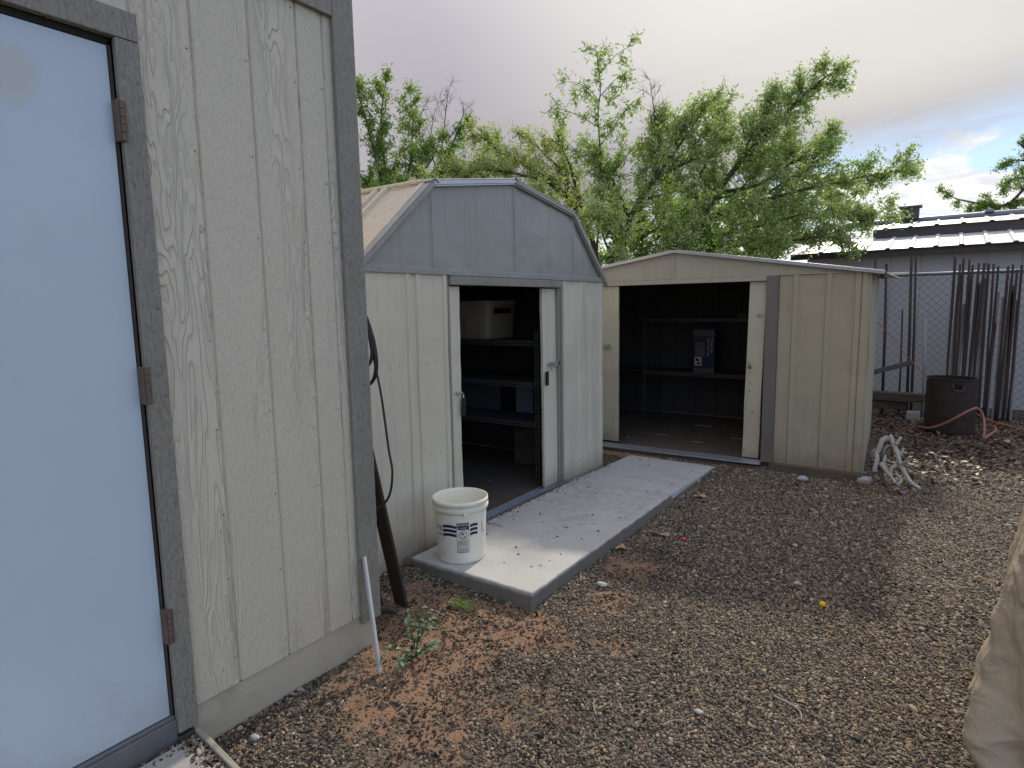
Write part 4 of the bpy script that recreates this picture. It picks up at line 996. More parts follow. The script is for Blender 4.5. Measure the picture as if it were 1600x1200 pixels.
tag(MB().tube(smooth_path([(-2.22, 1.93, .0), (-2.19, 1.96, .03), (-2.17, 2.0, .02), (-2.14, 2.02, .0)]), .012, 7).build('bark_piece', 'darkbranch'), 'short dark bark piece at the foot of the dark plank', 'bark')
tag(MB().tube([(-2.44, 2.38, .05), (-2.36, 2.46, .055)], .022, 7).build('wood_lump', 'skid'), 'brown wood lump between the barn-roofed shed and the slab corner', 'wood lump')
# ------------------------------------------------------------------ weeds
def weed():
    t = thing('weed_plant', 'spindly green weed growing beside the pale grey strip', 'weed', (-1.78, 1.78, 0))
    r = random.Random(5); b = MB(); leaves = []
    stems = [[(-1.78, 1.78, 0), (-1.775, 1.80, .1), (-1.79, 1.84, .22), (-1.785, 1.86, .34)], [(-1.78, 1.78, 0), (-1.72, 1.80, .06), (-1.66, 1.83, .07)], [(-1.78, 1.78, 0), (-1.83, 1.72, .05), (-1.87, 1.68, .06)],
             [(-1.78, 1.78, 0), (-1.76, 1.70, .05), (-1.74, 1.64, .03)], [(-1.78, 1.78, .05), (-1.82, 1.80, .13), (-1.86, 1.82, .17)], [(-1.78, 1.8, .06), (-1.745, 1.82, .14), (-1.735, 1.84, .2)]]
    for k, s in enumerate(stems):
        P = smooth_path(s, 6); b.tube(P, [.004*(1-.7*i/len(P)) for i in range(len(P))], 5)
        for i, p in enumerate(P[2:]):
            if k == 0 and i > 9:
                for _ in range(3):
                    d = Vector((r.uniform(-1, 1), r.uniform(-1, 1), r.uniform(-.2, .8))).normalized(); b.tube([p, p+d*r.uniform(.02, .05)], .0008, 4)
            elif r.random() < .95: leaves.append((p, r.uniform(.03, .05)*(1.0 if i < 8 else .7)))
    b.build('stem', 'greenleaf', t)
    for p, L in leaves:
        a = r.uniform(0, 6.28); d = Vector((math.cos(a), math.sin(a), r.uniform(-.15, .55))).normalized(); s = d.cross(Vector((0, 0, 1))).normalized(); u = s.cross(d)
        out = []
        n = 5; V = []
        for i in range(n+1):
            q = i/n; w = L*.27*math.sin(math.pi*min(q*.95+.05, 1))*(1.15 if i % 2 else .75); c = p+d*L*q-Vector((0, 0, 1))*L*.35*q*q
            V += [c+s*w+u*w*.35, c, c-s*w+u*w*.35]
        F = [f for i in range(n) for f in ((3*i, 3*i+3, 3*i+4, 3*i+1), (3*i+1, 3*i+4, 3*i+5, 3*i+2))]
        o = MB().add(V, F).build('leaf', 'greenleaf', t)
        at_ = o.data.attributes.new('tint', 'FLOAT', 'POINT'); at_.data.foreach_set('value', [r.random()]*len(V))
weed()
def blades(name, c, n, h, spread, mat, label, cat, lean=.5, w=.0012, seed=1):
    r = random.Random(seed); V = []; F = []
    for _ in range(n):
        a = r.uniform(0, 6.28); q = r.random()**.6; p = Vector((c[0]+math.cos(a)*spread[0]*q, c[1]+math.sin(a)*spread[1]*q, -.004))
        b_ = r.uniform(0, 6.28); d = Vector((math.cos(b_)*lean, math.sin(b_)*lean, 1)).normalized(); hh = h*r.uniform(.5, 1.1); s = Vector((-d.y, d.x, 0)); s = s.normalized()*w if s.length > 0 else Vector((w, 0, 0))
        m = p+d*hh*.55; e = m+(d+Vector((math.cos(b_)*.7, math.sin(b_)*.7, -.3))).normalized()*hh*.5; o = len(V)
        V += [p-s, p+s, m+s*.8, m-s*.8, e]; F += [(o, o+1, o+2, o+3), (o+3, o+2, o+4)]
    ob = MB().add(V, F).build(name, mat); at_ = ob.data.attributes.new('tint', 'FLOAT', 'POINT'); rr = np.repeat(np.random.default_rng(seed).random(n), 5); at_.data.foreach_set('value', rr.astype(np.float32))
    tag(ob, label, cat); return ob
blades('grass_tuft', (-1.90, 2.245), 420, .045, (.075, .05), 'grass', 'fine green grass tuft on the red soil near the slab corner', 'grass tuft', .9, .0010, 2)
blades('dry_grass_tuft', (-1.93, 2.05), 130, .04, (.14, .06), 'grass', 'thin yellowing grass sprouts between the weed and the green tuft', 'grass tuft', .9, .0008, 3)
blades('grass_sprig', (-1.77, 2.38), 16, .04, (.02, .01), 'grass', 'tiny grass sprig at the near edge of the slab', 'grass sprig', .4, .001, 4)
# ------------------------------------------------------------------ little things on the gravel
def pebble(p, r, mt, nm, lb, cat, sq=.55, sx=1.4):
    b = MB(); V = []; n, m = 14, 8
    def f(u, v):
        a = u*2*math.pi; e = (v-.5)*math.pi; d = Vector((math.cos(a)*math.cos(e), math.sin(a)*math.cos(e), math.sin(e))); k = r*(1+.18*nz(*(d*1.4+p*3)))
        return (p.x+d.x*k*sx, p.y+d.y*k, p.z+d.z*k*sq)
    b.grid(f, n, m); return tag(b.build(nm, mt, smooth=True), lb, cat)
pebble(onz(940, 913, .01), .022, 'stone', 'smooth_stone', 'grey oval stone on the gravel right of the slab corner', 'stone')
pebble(onz(1092, 1112, .01), .013, 'stone', 'smooth_stone', 'pale oval stone among gravel near the bottom centre', 'stone')
pebble(onz(1254, 748, .02), .035, 'block', 'smooth_stone', 'pale blue-grey stone in front of the tan shed', 'stone', .7, 1.3)
pebble(onz(1246, 912, .005), .018, 'stone', 'smooth_stone', 'small flat grey stone left of the yellow cap', 'stone')
pebble(onz(398, 1152, .01), .014, 'block', 'smooth_stone', 'pale stone against the skirt board of the big shed', 'stone')
pebble(onz(1068, 842, .012), .015, 'red', 'red_egg', 'small pinkish red plastic egg on the gravel by the slab', 'toy egg', .8, 1.2)
pebble(onz(1285, 944, .015), .016, 'yellow', 'yellow_cap', 'small bright yellow cap on the gravel', 'cap', .9, 1)
def scrap(px, py, L, w, a, mt, nm, lb, cat, z=.012, curl=.01):
    p = onz(px, py, z); d = Vector((math.cos(a), math.sin(a), 0)); s = Vector((-d.y, d.x, 0)); b = MB()
    def f(u, v):
        q = p+d*(u-.5)*L+s*(v-.5)*w*(1-.5*abs(2*u-1)**2+.3*nz(u*4, px, 1)); return (q.x, q.y, q.z+curl*math.sin(u*5+v*3)+curl*nz(u*3, v*3, px))
    b.grid(f, 8, 4); o = b.build(nm, mt, solid=.0008, smooth=True)
    at_ = o.data.attributes.new('tint', 'FLOAT', 'POINT'); at_.data.foreach_set('value', [.9]*len(o.data.vertices)); return tag(o, lb, cat)
M['tanleaf'] = M_leaf('tan_dry_leaf', (.34, .25, .14), (.2, .12, .05), .1, .2)
scrap(1030, 833, .13, .035, .1, 'tanleaf', 'dry_leaf', 'long tan dry leaf beside the red egg', 'dry leaf')
scrap(1093, 775, .10, .055, .8, 'tanleaf', 'dry_leaf', 'tan dry leaf near the far slab edge', 'dry leaf')
scrap(968, 855, .08, .05, 1.2, 'tanleaf', 'dry_leaf', 'crumpled tan leaf touching the slab edge', 'dry leaf')
scrap(1086, 750, .08, .03, .4, 'tanleaf', 'dry_leaf', 'small tan leaf by the seam of the two slabs', 'dry leaf')
scrap(910, 902, .08, .02, 2.3, 'tanleaf', 'dry_leaf', 'narrow tan leaf left of the grey oval stone', 'dry leaf')
scrap(1405, 768, .09, .04, -.2, 'purple', 'purple_scrap', 'purple plastic scrap in front of the branch pile', 'scrap', .015)
scrap(1565, 688, .14, .07, .1, 'tanleaf', 'dry_leaf', 'large tan leaf on the litter near the right edge', 'dry leaf', .04)
def twig(pts, r, mt, lb, nm='twig', cat='twig'):
    P = smooth_path(pts, 5); n = len(P)
    return tag(MB().tube(P, [r*(1-.5*i/n) for i in range(n)], 6).build(nm, mt, smooth=True), lb, cat)
twig([onz(1210, 1088, .01), onz(1235, 1100, .012), onz(1250, 1112, .01), onz(1252, 1125, .008)], .004, 'driftwood', 'curved pale twig on the gravel near the bottom right')
twig([onz(1036, 1133, .01), onz(1050, 1126, .012), onz(1065, 1124, .01)], .003, 'driftwood', 'short curved straw-coloured twig near the bottom centre')
twig([onz(932, 1118, .01), onz(927, 1100, .015), onz(933, 1092, .01)], .0025, 'driftwood', 'small forked straw near the red soil at the bottom')
twig([onz(1475, 735, .01), onz(1480, 745, .03), onz(1474, 755, .01)], .004, 'driftwood', 'bent pale twig right of the branch pile')
twig([(-2.38, 3.02, .088), (-2.33, 3.08, .09), (-2.24, 3.07, .089)], .003, 'hose', 'short reddish twig on the slab by the door track')
# ------------------------------------------------------------------ branch pile
BR = [
 ([(1387, 684, 5.60), (1378, 690, 5.58), (1371, 708, 5.55), (1370, 722, 5.50), (1365, 738, 5.45)], .022, 'driftwood', 'thick cream branch leaning on the tan shed corner', []),
 ([(1390, 681, 5.62), (1398, 697, 5.58), (1403, 712, 5.5), (1408, 728, 5.45), (1417, 745, 5.38), (1425, 755, 5.33), (1438, 764, 5.28)], .019, 'driftwood', 'long forked grey-white branch crossing the pile', [[(1400, 695, 5.57), (1407, 683, 5.6)], [(1407, 727, 5.45), (1414, 722, 5.42), (1423, 714, 5.4)]]),
 ([(1376, 725, 5.48), (1384, 735, 5.42), (1392, 745, 5.36), (1399, 755, 5.3)], .016, 'driftwood', 'short grey branch low in the middle of the pile', []),
 ([(1401, 728, 5.44), (1393, 732, 5.42), (1391, 745, 5.38)], .018, 'driftwood', 'stubby hooked pale branch in the middle of the pile', []),
 ([(1372, 700, 5.62), (1378, 715, 5.56), (1376, 735, 5.5), (1382, 757, 5.4)], .024, 'darkbranch', 'dark bark-covered branch under the white ones', []),
 ([(1384, 712, 5.55), (1380, 722, 5.5), (1387, 733, 5.46), (1391, 740, 5.44)], .011, 'driftwood', 'thin knobbly branch beside the dark one', []),
 ([(1412, 700, 5.6), (1405, 715, 5.55), (1398, 725, 5.5)], .010, 'driftwood', 'thin pale stick behind the forked branch', []),
 ([(1435, 742, 5.5), (1445, 758, 5.42), (1458, 768, 5.36)], .005, 'darkbranch', 'thin dark stick trailing right of the pile', []),
 ([(1388, 695, 5.66), (1382, 702, 5.64), (1380, 712, 5.62)], .013, 'driftwood', 'short bleached branch at the top of the pile', []),
 ([(1400, 740, 5.4), (1408, 750, 5.36), (1402, 758, 5.3)], .012, 'driftwood', 'small curled root at the front of the pile', []),
]
def branches():
    for main, r, mt, lb, subs in BR:
        def path(q):
            P = smooth_path([at(px, py, 1)*0+ony(px, py, d) for px, py, d in q], 6)
            return [Vector((p.x+.006*nz(p.z*30, p.x*30, 1), p.y+.008*nz(p.z*25, 2, p.x*20), max(p.z, .008))) for p in P]
        b = MB(); P = path(main); n = len(P); b.tube(P, [r*.85*(1-.35*i/n)*(1+.25*nz(i*.9, r*90, 0))*1.2 for i in range(n)], 9)
        for s in subs:
            Q = path(s); b.tube(Q, [r*.75*(1-.3*i/len(Q)) for i in range(len(Q))], 8)
        tag(b.build('branch', mt, smooth=True), lb, 'branch', 'bleached branches heaped at the tan shed corner')
branches()
# ------------------------------------------------------------------ rusty drum, hose, cords, sleepers
def drum():
    cx, cy, R_, H = .125, 8.27, .232, .60
    t = thing('rusty_drum', 'dark rusty open steel drum with a wire handle beside the fence', 'drum', (cx, cy, 0))
    b = MB(); n = 48; rows = 20; V = []
    zs = [.02+H*j/rows for j in range(rows+1)]
    for z in zs:
        for i in range(n):
            a = 2*math.pi*i/n; k = R_*(1+.01*math.sin(a*3+z*4))+(.006 if abs(z-.22) < .02 or abs(z-.42) < .02 else 0); V.append((cx+k*math.cos(a), cy+k*math.sin(a), z))
    hole = []
    ah = math.atan2(-cy, -cx)+.25
    F = []
    for j in range(rows):
        for i in range(n):
            a = 2*math.pi*(i+.5)/n; da = (a-ah+math.pi) % (2*math.pi)-math.pi
            if abs(da) < .2 and 16 <= j <= 17: continue
            F.append((j*n+i, j*n+(i+1) % n, (j+1)*n+(i+1) % n, (j+1)*n+i))
    b.add(V, F); b.add([(cx+R_*math.cos(2*math.pi*i/n), cy+R_*math.sin(2*math.pi*i/n), .03) for i in range(n)], [tuple(range(n))])
    b.build('shell', 'rust', t, smooth=True, solid=.004)
    MB().lathe([(R_-.008, H+.014), (R_+.008, H+.014), (R_+.008, H+.028), (R_-.008, H+.028)], 48, (cx, cy, 0), closed=True).build('rim', 'rust', t)
    b = MB(); P = []
    for da, z in ((-.2, .57), (-.16, .515), (.18, .51), (.22, .565)):
        a = ah+da; P.append(Vector((cx+(R_+.014)*math.cos(a), cy+(R_+.014)*math.sin(a), z)))
    b.tube(P, .005, 6); b.build('wire_handle', 'nail', t)
    tag(MB().lathe([(R_+.0, .0), (R_+.07, .0), (R_+.075, .015), (R_+.07, .028), (R_+.0, .018)], 48, (cx-.02, cy-.02, .005), closed=True).build('drum_base_ring', 'rust', smooth=True), 'rusty flat ring lying under the drum', 'ring')
drum()
def hoses():
    P = [(1436, 666, 8.2), (1450, 669, 8.0), (1470, 664, 7.95), (1495, 652, 7.92), (1515, 641, 7.95), (1526, 638, 8.0), (1533, 643, 8.02), (1537, 655, 8.0), (1538, 672, 7.9), (1537, 685, 7.85), (1545, 680, 7.9), (1556, 672, 8.0), (1552, 667, 8.1), (1543, 668, 8.15)]
    tag(MB().tube([Vector((p.x, p.y, max(p.z, .02))) for p in smooth_path([ony(*p) for p in P])], .013, 8).build('garden_hose', 'hose', smooth=True), 'salmon garden hose arching across the front of the rusty drum', 'hose')
    tag(MB().tube([ony(1372, 503, 7.9), ony(1400, 536, 8.0), ony(1449, 592, 8.12)], .0045, 6).build('orange_cord', 'cord'), 'thin orange cord stretched from behind the tan shed to the drum rim', 'cord')
    tag(MB().tube(smooth_path([ony(1524, 646, 8.3), ony(1545, 656, 8.4), ony(1575, 665, 8.5), ony(1625, 678, 8.5)]), .0055, 6).build('orange_cord', 'cord'), 'orange cord running low from the drum towards the right edge', 'cord')
hoses()
def sleepers():
    tag(MB().beam((-.95, 9.02, .28), (-.12, 8.98, .28), .07, .055).build('railway_sleeper', 'tie', bevel=.01), 'upper rough dark sleeper of the low stack left of the drum', 'sleeper')
    tag(MB().beam((-1.0, 9.0, .17), (-.30, 9.05, .17), .075, .05).build('railway_sleeper', 'tie', bevel=.01), 'lower dark sleeper of the low stack left of the drum', 'sleeper')
    tag(MB().box(-.30, -.16, 8.9, 9.05, .0, .115).build('concrete_block', 'block', bevel=.008), 'pale block supporting the sleepers left of the drum', 'concrete block')
    tag(MB().box(-.85, -.7, 8.95, 9.1, .0, .118).build('wood_block', 'tie', bevel=.008), 'dark wood block supporting the left end of the sleepers', 'wood block')
    tag(MB().beam((-.72, 9.0, .56), (-.28, 9.2, .70), .02, .03).build('crooked_log', 'darkbranch', bevel=.006), 'crooked dark stick wedged above the sleepers', 'stick')
sleepers()
# ------------------------------------------------------------------ fence and stakes
def fence():
    t = thing('chain_link_fence', 'chain-link fence with steel top rail in front of the grey outbuilding', 'fence', (.3, 9.5, 0))
    z = 1.80
    MB().tube([(-1.6, 9.5, z), (3.2, 9.5, z)], .021, 10).build('top_rail', 'galv', t, smooth=True)
    for x in (-1.6, .9, 3.2): MB().tube([(x, 9.54, 0), (x, 9.54, z+.03)], .024, 10).build('post', 'galv', t, smooth=True)
    b = MB(); p = .098; x0, x1, zz = -1.6, 3.2, z-.02
    k = -int(zz/p)
    while x0+k*p < x1:
        for s in (1, -1):
            a = x0+k*p if s > 0 else x0+k*p+zz; e = a+s*zz
            # clip a diagonal from (a,0.03) to (e,zz)
            pts = []
            for tt in (0, 1):
                pts.append((a+(e-a)*tt, .02+(zz-.02)*tt))
            (xa, za), (xb, zb_) = pts
            lo, hi = max(min(xa, xb), x0), min(max(xa, xb), x1)
            if hi-lo < .02: continue
            f = lambda x: za+(zb_-za)*(x-xa)/(xb-xa)
            b.tube([(lo, 9.5+.003*s, f(lo)), (hi, 9.5+.003*s, f(hi))], .0019, 3, cap=False)
        k += 1
    b.build('wire_mesh', 'wire', t, kind='stuff')
    tag(MB().box(-.63, -.36, 9.42, 9.46, 1.80, 1.83).build('pipe_offcut', 'white', bevel=.004), 'pale plastic strip lying along the fence rail beside the tan shed roof', 'strip')
fence()
def stakes():
    r = random.Random(9)
    tops = {1493: 402, 1500: 413, 1506: 404, 1515: 405, 1520: 414, 1529.5: 411, 1538: 411, 1545: 412, 1553: 412, 1560: 416, 1575.5: 416, 1583: 413, 1589.5: 421, 1597: 414}
    ORD = 'first second third fourth fifth sixth seventh eighth ninth tenth eleventh twelfth thirteenth fourteenth'.split()
    for k, (px, py) in enumerate(tops.items()):
        p = ony(px, py, 9.42); lean = r.uniform(-.03, .03)
        b = MB(); n = 6
        P = [Vector((p.x+lean*(j/n-1)+.006*nz(j*.8, k, 3), 9.42+.02*(1-j/n)+r.uniform(-.003, .003), p.z*j/n)) for j in range(n+1)]
        b.tube(P, [r.uniform(.0125, .0165) for _ in P], 7)
        tag(b.build('fence_stake', 'stake', smooth=True), ('tallest dark stake, ' if k == 0 else 'dark rusty stake, ')+ORD[k]+' from the left in the close row against the fence', 'stake', 'dark stakes lined up against the fence')
    for k, px in enumerate((1496, 1503, 1510, 1518, 1525, 1534, 1542, 1549, 1557, 1568, 1579, 1587, 1594)):
        p = ony(px, 440+r.uniform(-15, 70), 9.46); b = MB()
        b.beam((p.x, 9.462, 0), (p.x+r.uniform(-.03, .03), 9.462, p.z), .019, .006, Vector((0, 1, 0)))
        tag(b.build('grey_lath', 'stake2'), 'weathered grey lath, '+ORD[k]+' from the left between the dark stakes of the row', 'lath', 'grey laths between the dark stakes')
    for px, py, pb, r_, mt, lb in ((1385, 412, 640, .018, 'stake', 'dark post right behind the tan shed roof corner'), (1424, 402, 640, .018, 'stake', 'left one of the tall pair of dark stakes by the tan shed'), (1431, 402, 640, .016, 'stake', 'right one of the tall pair of dark stakes by the tan shed'),
            (1410, 484, 600, .012, 'stake', 'shorter brown stake left of the tall pair'), (1446, 496, 640, .017, 'stake2', 'short grey stake rising behind the drum'), (1368, 398, 640, .016, 'stake', 'dark stake showing just above the tan shed roof')):
        p = ony(px, py, 9.3); q = ony(px-6*(pb-py)/200, pb, 9.3)
        b = MB().tube([(q.x, 9.3, 0), ((p.x+q.x)/2+.006, 9.31, p.z/2), (p.x, 9.32, p.z)], [r_, r_*.95, r_*.85], 7)
        tag(b.build('tall_stake', mt, smooth=True), lb, 'stake')
stakes()
# ------------------------------------------------------------------ outbuilding beyond the fence
def outbuilding():
    t = thing('grey_outbuilding', 'long grey sheet-metal outbuilding with white ribbed roofs beyond the fence', 'outbuilding', (2, 12, 0))
    x0, x1 = -1.75, 7.0; wy = 10.45
    x = x0
    k = 0
    while x < x1:
        w = .365; pr = [(x+.001, -.006), (x+.008, 0), (x+w/2, 0), (x+w-.008, 0), (x+w-.001, -.006)]
        sheet(pr, 0, 2.23, lambda a, z, o: (a, wy-o, z), 6, .003, k*1.7).build('wall_panel', 'bwall', t, solid=.002); x += w; k += 1
    MB().box(x0, x1, wy+.01, 14.5, 0, 2.16).build('wall_core', 'dark', t)
    def roof(xa, xb, ya, za, yb, zb_, sp, nm):
        L = math.hypot(yb-ya, zb_-za); d = Vector((0, (yb-ya)/L, (zb_-za)/L)); nn = Vector((0, -d.z, d.y)); x = xa; j = 0
        while x < xb:
            w = sp*3
            pr = []
            for q in range(3):
                c = x+sp*(q+.5); pr += [(c-sp/2+.001, 0), (c-.032, 0), (c-.016, .018), (c+.016, .018), (c+.032, 0)]
            pr.append((x+w-.0005, 0))
            sheet(pr, 0, L, lambda a, s, o: tuple(Vector((a, ya, za))+d*s+nn*o), 6, .003, j*2.1+za*5).build(nm, 'roofmetal', t, solid=.003); x += w; j += 1
    roof(-1.95, x1, 10.18, 2.185, 11.45, 2.44, .28, 'lower_roof_panel')
    roof(-.98, x1, 11.38, 2.58, 13.5, 2.86, .33, 'upper_roof_panel')
    MB().box(-.98, x1, 11.43, 11.46, 2.43, 2.575).build('fascia', 'fascia', t)
    MB().box(-1.95, x1, 10.24, 10.27, 2.10, 2.185).build('eave_beam', 'fascia', t)
    b = MB(); b.tube([(-1.6, 13.5, 2.90), (x1, 13.5, 2.90)], .05, 8); b.build('ridge_cap', 'galv', t)
    MB().box(-1.0, x1, 13.5, 14.6, 2.70, 2.86).build('rear_roof', 'roofmetal', t)
    b = MB(); b.box(-.72, -.45, 13.3, 13.5, 2.9, 3.10); b.box(-.76, -.41, 13.27, 13.53, 3.10, 3.13); b.build('roof_vent', 'fascia', t, bevel=.004)
    MB().lathe([(.0, .06), (.05, .05), (.07, 0)], 12, (.55, 13.45, 2.93)).build('vent_cap', 'paleboard', t)
outbuilding()
# ------------------------------------------------------------------ canvas-covered thing at the right edge
def tarp():
    # silhouette (z, x) of the hanging left edge at y about 2.2
    pr = [(.955, .245), (.93, .222), (.83, .197), (.69, .168), (.53, .149), (.38, .135), (.27, .112), (.22, .100), (.17, .118), (.12, .158), (.08, .19)]
    def xl(z):
        for (za, xa), (zb_, xb) in zip(pr, pr[1:]):
            if z >= zb_: return xa+(xb-xa)*(za-z)/(za-zb_)
        return pr[-1][1]
    b = MB(); nu, nv = 260, 120
    cor = []
    def path(u, z):     # horizontal outline: back edge, round the left side, front edge
        x0 = xl(z); R_ = .13; xr, yb, yf = 1.25, 2.75, 2.05
        seg = [(xr-x0-R_), math.pi/2*R_, (yb-yf-2*R_), math.pi/2*R_, (xr-x0-R_)]; T = sum(seg); s = u*T
        if s < seg[0]: return Vector((xr-s, yb, z)), Vector((0, 1, 0))
        s -= seg[0]
        if s < seg[1]: a = s/R_; return Vector((x0+R_-R_*math.sin(a), yb-R_+R_*math.cos(a), z)), Vector((-math.sin(a), math.cos(a), 0))
        s -= seg[1]
        if s < seg[2]: return Vector((x0, yb-R_-s, z)), Vector((-1, 0, 0))
        s -= seg[2]
        if s < seg[3]: a = s/R_; return Vector((x0+R_-R_*math.cos(a), yf+R_-R_*math.sin(a), z)), Vector((-math.cos(a), -math.sin(a), 0))
        s -= seg[3]; return Vector((x0+R_+s, yf, z)), Vector((0, -1, 0))
    def f(u, v):
        z = .07+.885*v
        p, n = path(u, z); k = (1-v)
        fold = (.010+.022*k)*math.sin(u*46+2.2*math.sin(v*3.1+u*9))*min(1, (1.02-v)*4) + .018*nz(u*9, v*4, 3)+.009*nz(u*30, v*11, 7) - .022*abs(nz(u*16+v*2, v*5-u*7, 11))**.7 - .010*abs(nz(u*44, v*16+u*20, 5))
        hem = .05*nz(u*12, 5, 1)*k*k
        q = p+n*(fold-.02); q.z += hem; q.x += .105*(q.y-2.12)+.012
        return tuple(q)
    b.grid(f, nu, nv)
    o = len(b.v)-(nu+1)
    top = [b.v[o+i] for i in range(nu+1)]; c = Vector((.75, 2.5, 1.0))
    rings = 8; V = []
    for j in range(rings+1):
        s = j/rings
        for p in top:
            q = Vector(p).lerp(c, s); q.z = Vector(p).z+(.035*math.sin(s*math.pi/2))+.012*nz(q.x*7, q.y*7, 2)*s; V.append(q)
    b.add(V, [(j*(nu+1)+i, j*(nu+1)+i+1, (j+1)*(nu+1)+i+1, (j+1)*(nu+1)+i) for j in range(rings) for i in range(nu)])
    ob = b.build('canvas_cover', 'canvas', smooth=True, solid=.002)
    tag(ob, 'tan canvas cover draped over something at the lower right edge', 'canvas cover')
    t = thing('amber_jar', 'small amber glass jar with a silver lid on the canvas cover', 'jar', (.29, 2.28, .97))
    MB().lathe([(0, 0), (.034, .002), (.046, .014), (.048, .03), (.040, .048), (.028, .055), (0, .056)], 28, (.275, 2.25, .938)).build('glass', 'amber', t, smooth=True)
    MB().lathe([(0, .0), (.03, 0), (.031, .016), (0, .018)], 28, (.275, 2.25, .996)).build('lid', 'alu', t)
tarp()
# ------------------------------------------------------------------ trees
def make_tree(name, label, cat, limbs, leafmat, seed, leaf=(.035, .06), side=(.55, 1.0), gap=.13, per=9, spread=.09, bias=Vector((0, 0, .16)), blossom=0, bare=(), group=None, droop=.0, aspect=.5, start=.25, twn=4, up=.15):
    r = random.Random(seed); bark = MB(); anchors = []
    base = limbs[0][0][0]
    t = thing(name, label, cat, (base.x, base.y, 0), group)
    def rv(): 
        while True:
            v = Vector((r.uniform(-1, 1), r.uniform(-1, 1), r.uniform(-1, 1)))
            if .05 < v.length < 1: return v.normalized()
    def wander(p, d, L, n, bend):
        P = [p]; 
        for i in range(n): d = (d+rv()*bend+bias*.10-Vector((0, 0, droop*i/n))).normalized(); P.append(P[-1]+d*L/n)
        return P
    for li, (pts, rad) in enumerate(limbs):
        P = smooth_path(pts, 6); n = len(P)
        P = [p+Vector((.03*nz(p.x*2, p.z*2, seed), .03*nz(p.z*2, seed, p.x*2), 0)) for p in P]
        rad *= .68; bark.tube(P, [max(rad*(1-i/n)**.8, .0035) for i in range(n)], 7)
        leafy = li not in bare
        tot = sum((P[i+1]-P[i]).length for i in range(n-1)); run = 0; nxt = tot*start
        for i in range(n-1):
            run += (P[i+1]-P[i]).length; fr = run/tot
            while run > nxt:
                nxt += gap*r.uniform(.7, 1.3)
                d0 = (P[i+1]-P[i]).normalized(); d = (d0*.9+rv()*1.0+bias).normalized()
                L = r.uniform(*side)*(1.2-.95*fr)*(1 if leafy else .6)*r.choice((.55, 1, 1.3))
                nq = 6; Q = wander(P[i], d, L, nq, .22)
                bark.tube(Q, [max(rad*.3*(1-fr*.6)*(1-.8*k/nq), .002) for k in range(nq+1)], 4, cap=False)
                for k in range(1, nq+1):
                    for _ in range(twn if leafy else 2):
                        dd = ((Q[k]-Q[k-1]).normalized()*.9+rv()*.95+bias*.5-Vector((0, 0, droop*.6))).normalized()
                        T = wander(Q[k], dd, r.uniform(.10, .26)*(1.15-.3*k/nq), 2, .25)
                        bark.tube(T, [.0024, .0017, .0008], 3, cap=False)
                        if leafy: anchors += [T[0].lerp(T[1], .5), T[1], T[1].lerp(T[2], .5), T[2]]
                    if leafy: anchors.append(Q[k])
        if leafy: anchors += [P[-1]]*2
    bark.build('trunk', 'bark', t)
    A = np.array([tuple(a) for a in anchors]); rg = np.random.default_rng(seed)
    A = np.repeat(A, per, 0); A = A+rg.normal(size=A.shape)*spread*np.array([1, 1, .8])
    tint = np.clip(np.repeat(rg.normal(.5, .18, len(anchors)), per)+rg.normal(0, .15, len(A)), 0, 1)
    leaf_mesh('foliage', A, rg.uniform(leaf[0], leaf[1], len(A)), up, tint, leafmat, .5, .3, t, aspect, kind='stuff')
    if blossom:
        k = rg.choice(len(anchors), int(len(anchors)*blossom), replace=False); B = np.array([tuple(anchors[i]) for i in k])
        B = np.repeat(B, 9, 0)+rg.normal(size=(len(B)*9, 3))*.028
        leaf_mesh('blossom', B, rg.uniform(.018, .03, len(B)), .2, rg.random(len(B)), 'blossom', .5, .2, t, .9, kind='stuff')
    return len(A)
def limb(pts, rad): return ([at(*p) for p in pts], rad)
NL = []
# left tree behind the barn roof (about 11 to 12 m off)
NL.append(make_tree('upright_tree', 'upright green tree behind the left of the barn roof', 'tree', [
    limb([(610, 420, 11.8), (612, 330, 11.7), (600, 250, 11.6), (595, 180, 11.4), (605, 115, 11.3)], .07),
    limb([(612, 340, 11.7), (590, 260, 11.3), (575, 200, 11.2), (560, 150, 11.1), (548, 120, 11)], .04),
    limb([(615, 330, 11.8), (640, 260, 11.9), (645, 200, 12), (640, 140, 12)], .045),
    limb([(600, 330, 11.5), (575, 290, 11.2), (555, 260, 11), (540, 230, 10.9)], .035),
    limb([(640, 330, 12), (655, 280, 12.1), (680, 240, 12.2), (690, 210, 12.2)], .035),
    limb([(560, 420, 11.9), (560, 340, 11.8), (570, 280, 11.8)], .04), limb([(660, 420, 11.9), (665, 330, 11.8), (650, 290, 11.8)], .04),
    limb([(600, 420, 11.2), (590, 340, 11.0), (610, 290, 10.9)], .04), limb([(630, 420, 11.2), (640, 340, 11.0), (630, 280, 10.9)], .04),
    ], 'leafA', 21, side=(.45, 1.1), gap=.14, per=2, spread=.02, leaf=(.04, .07)))
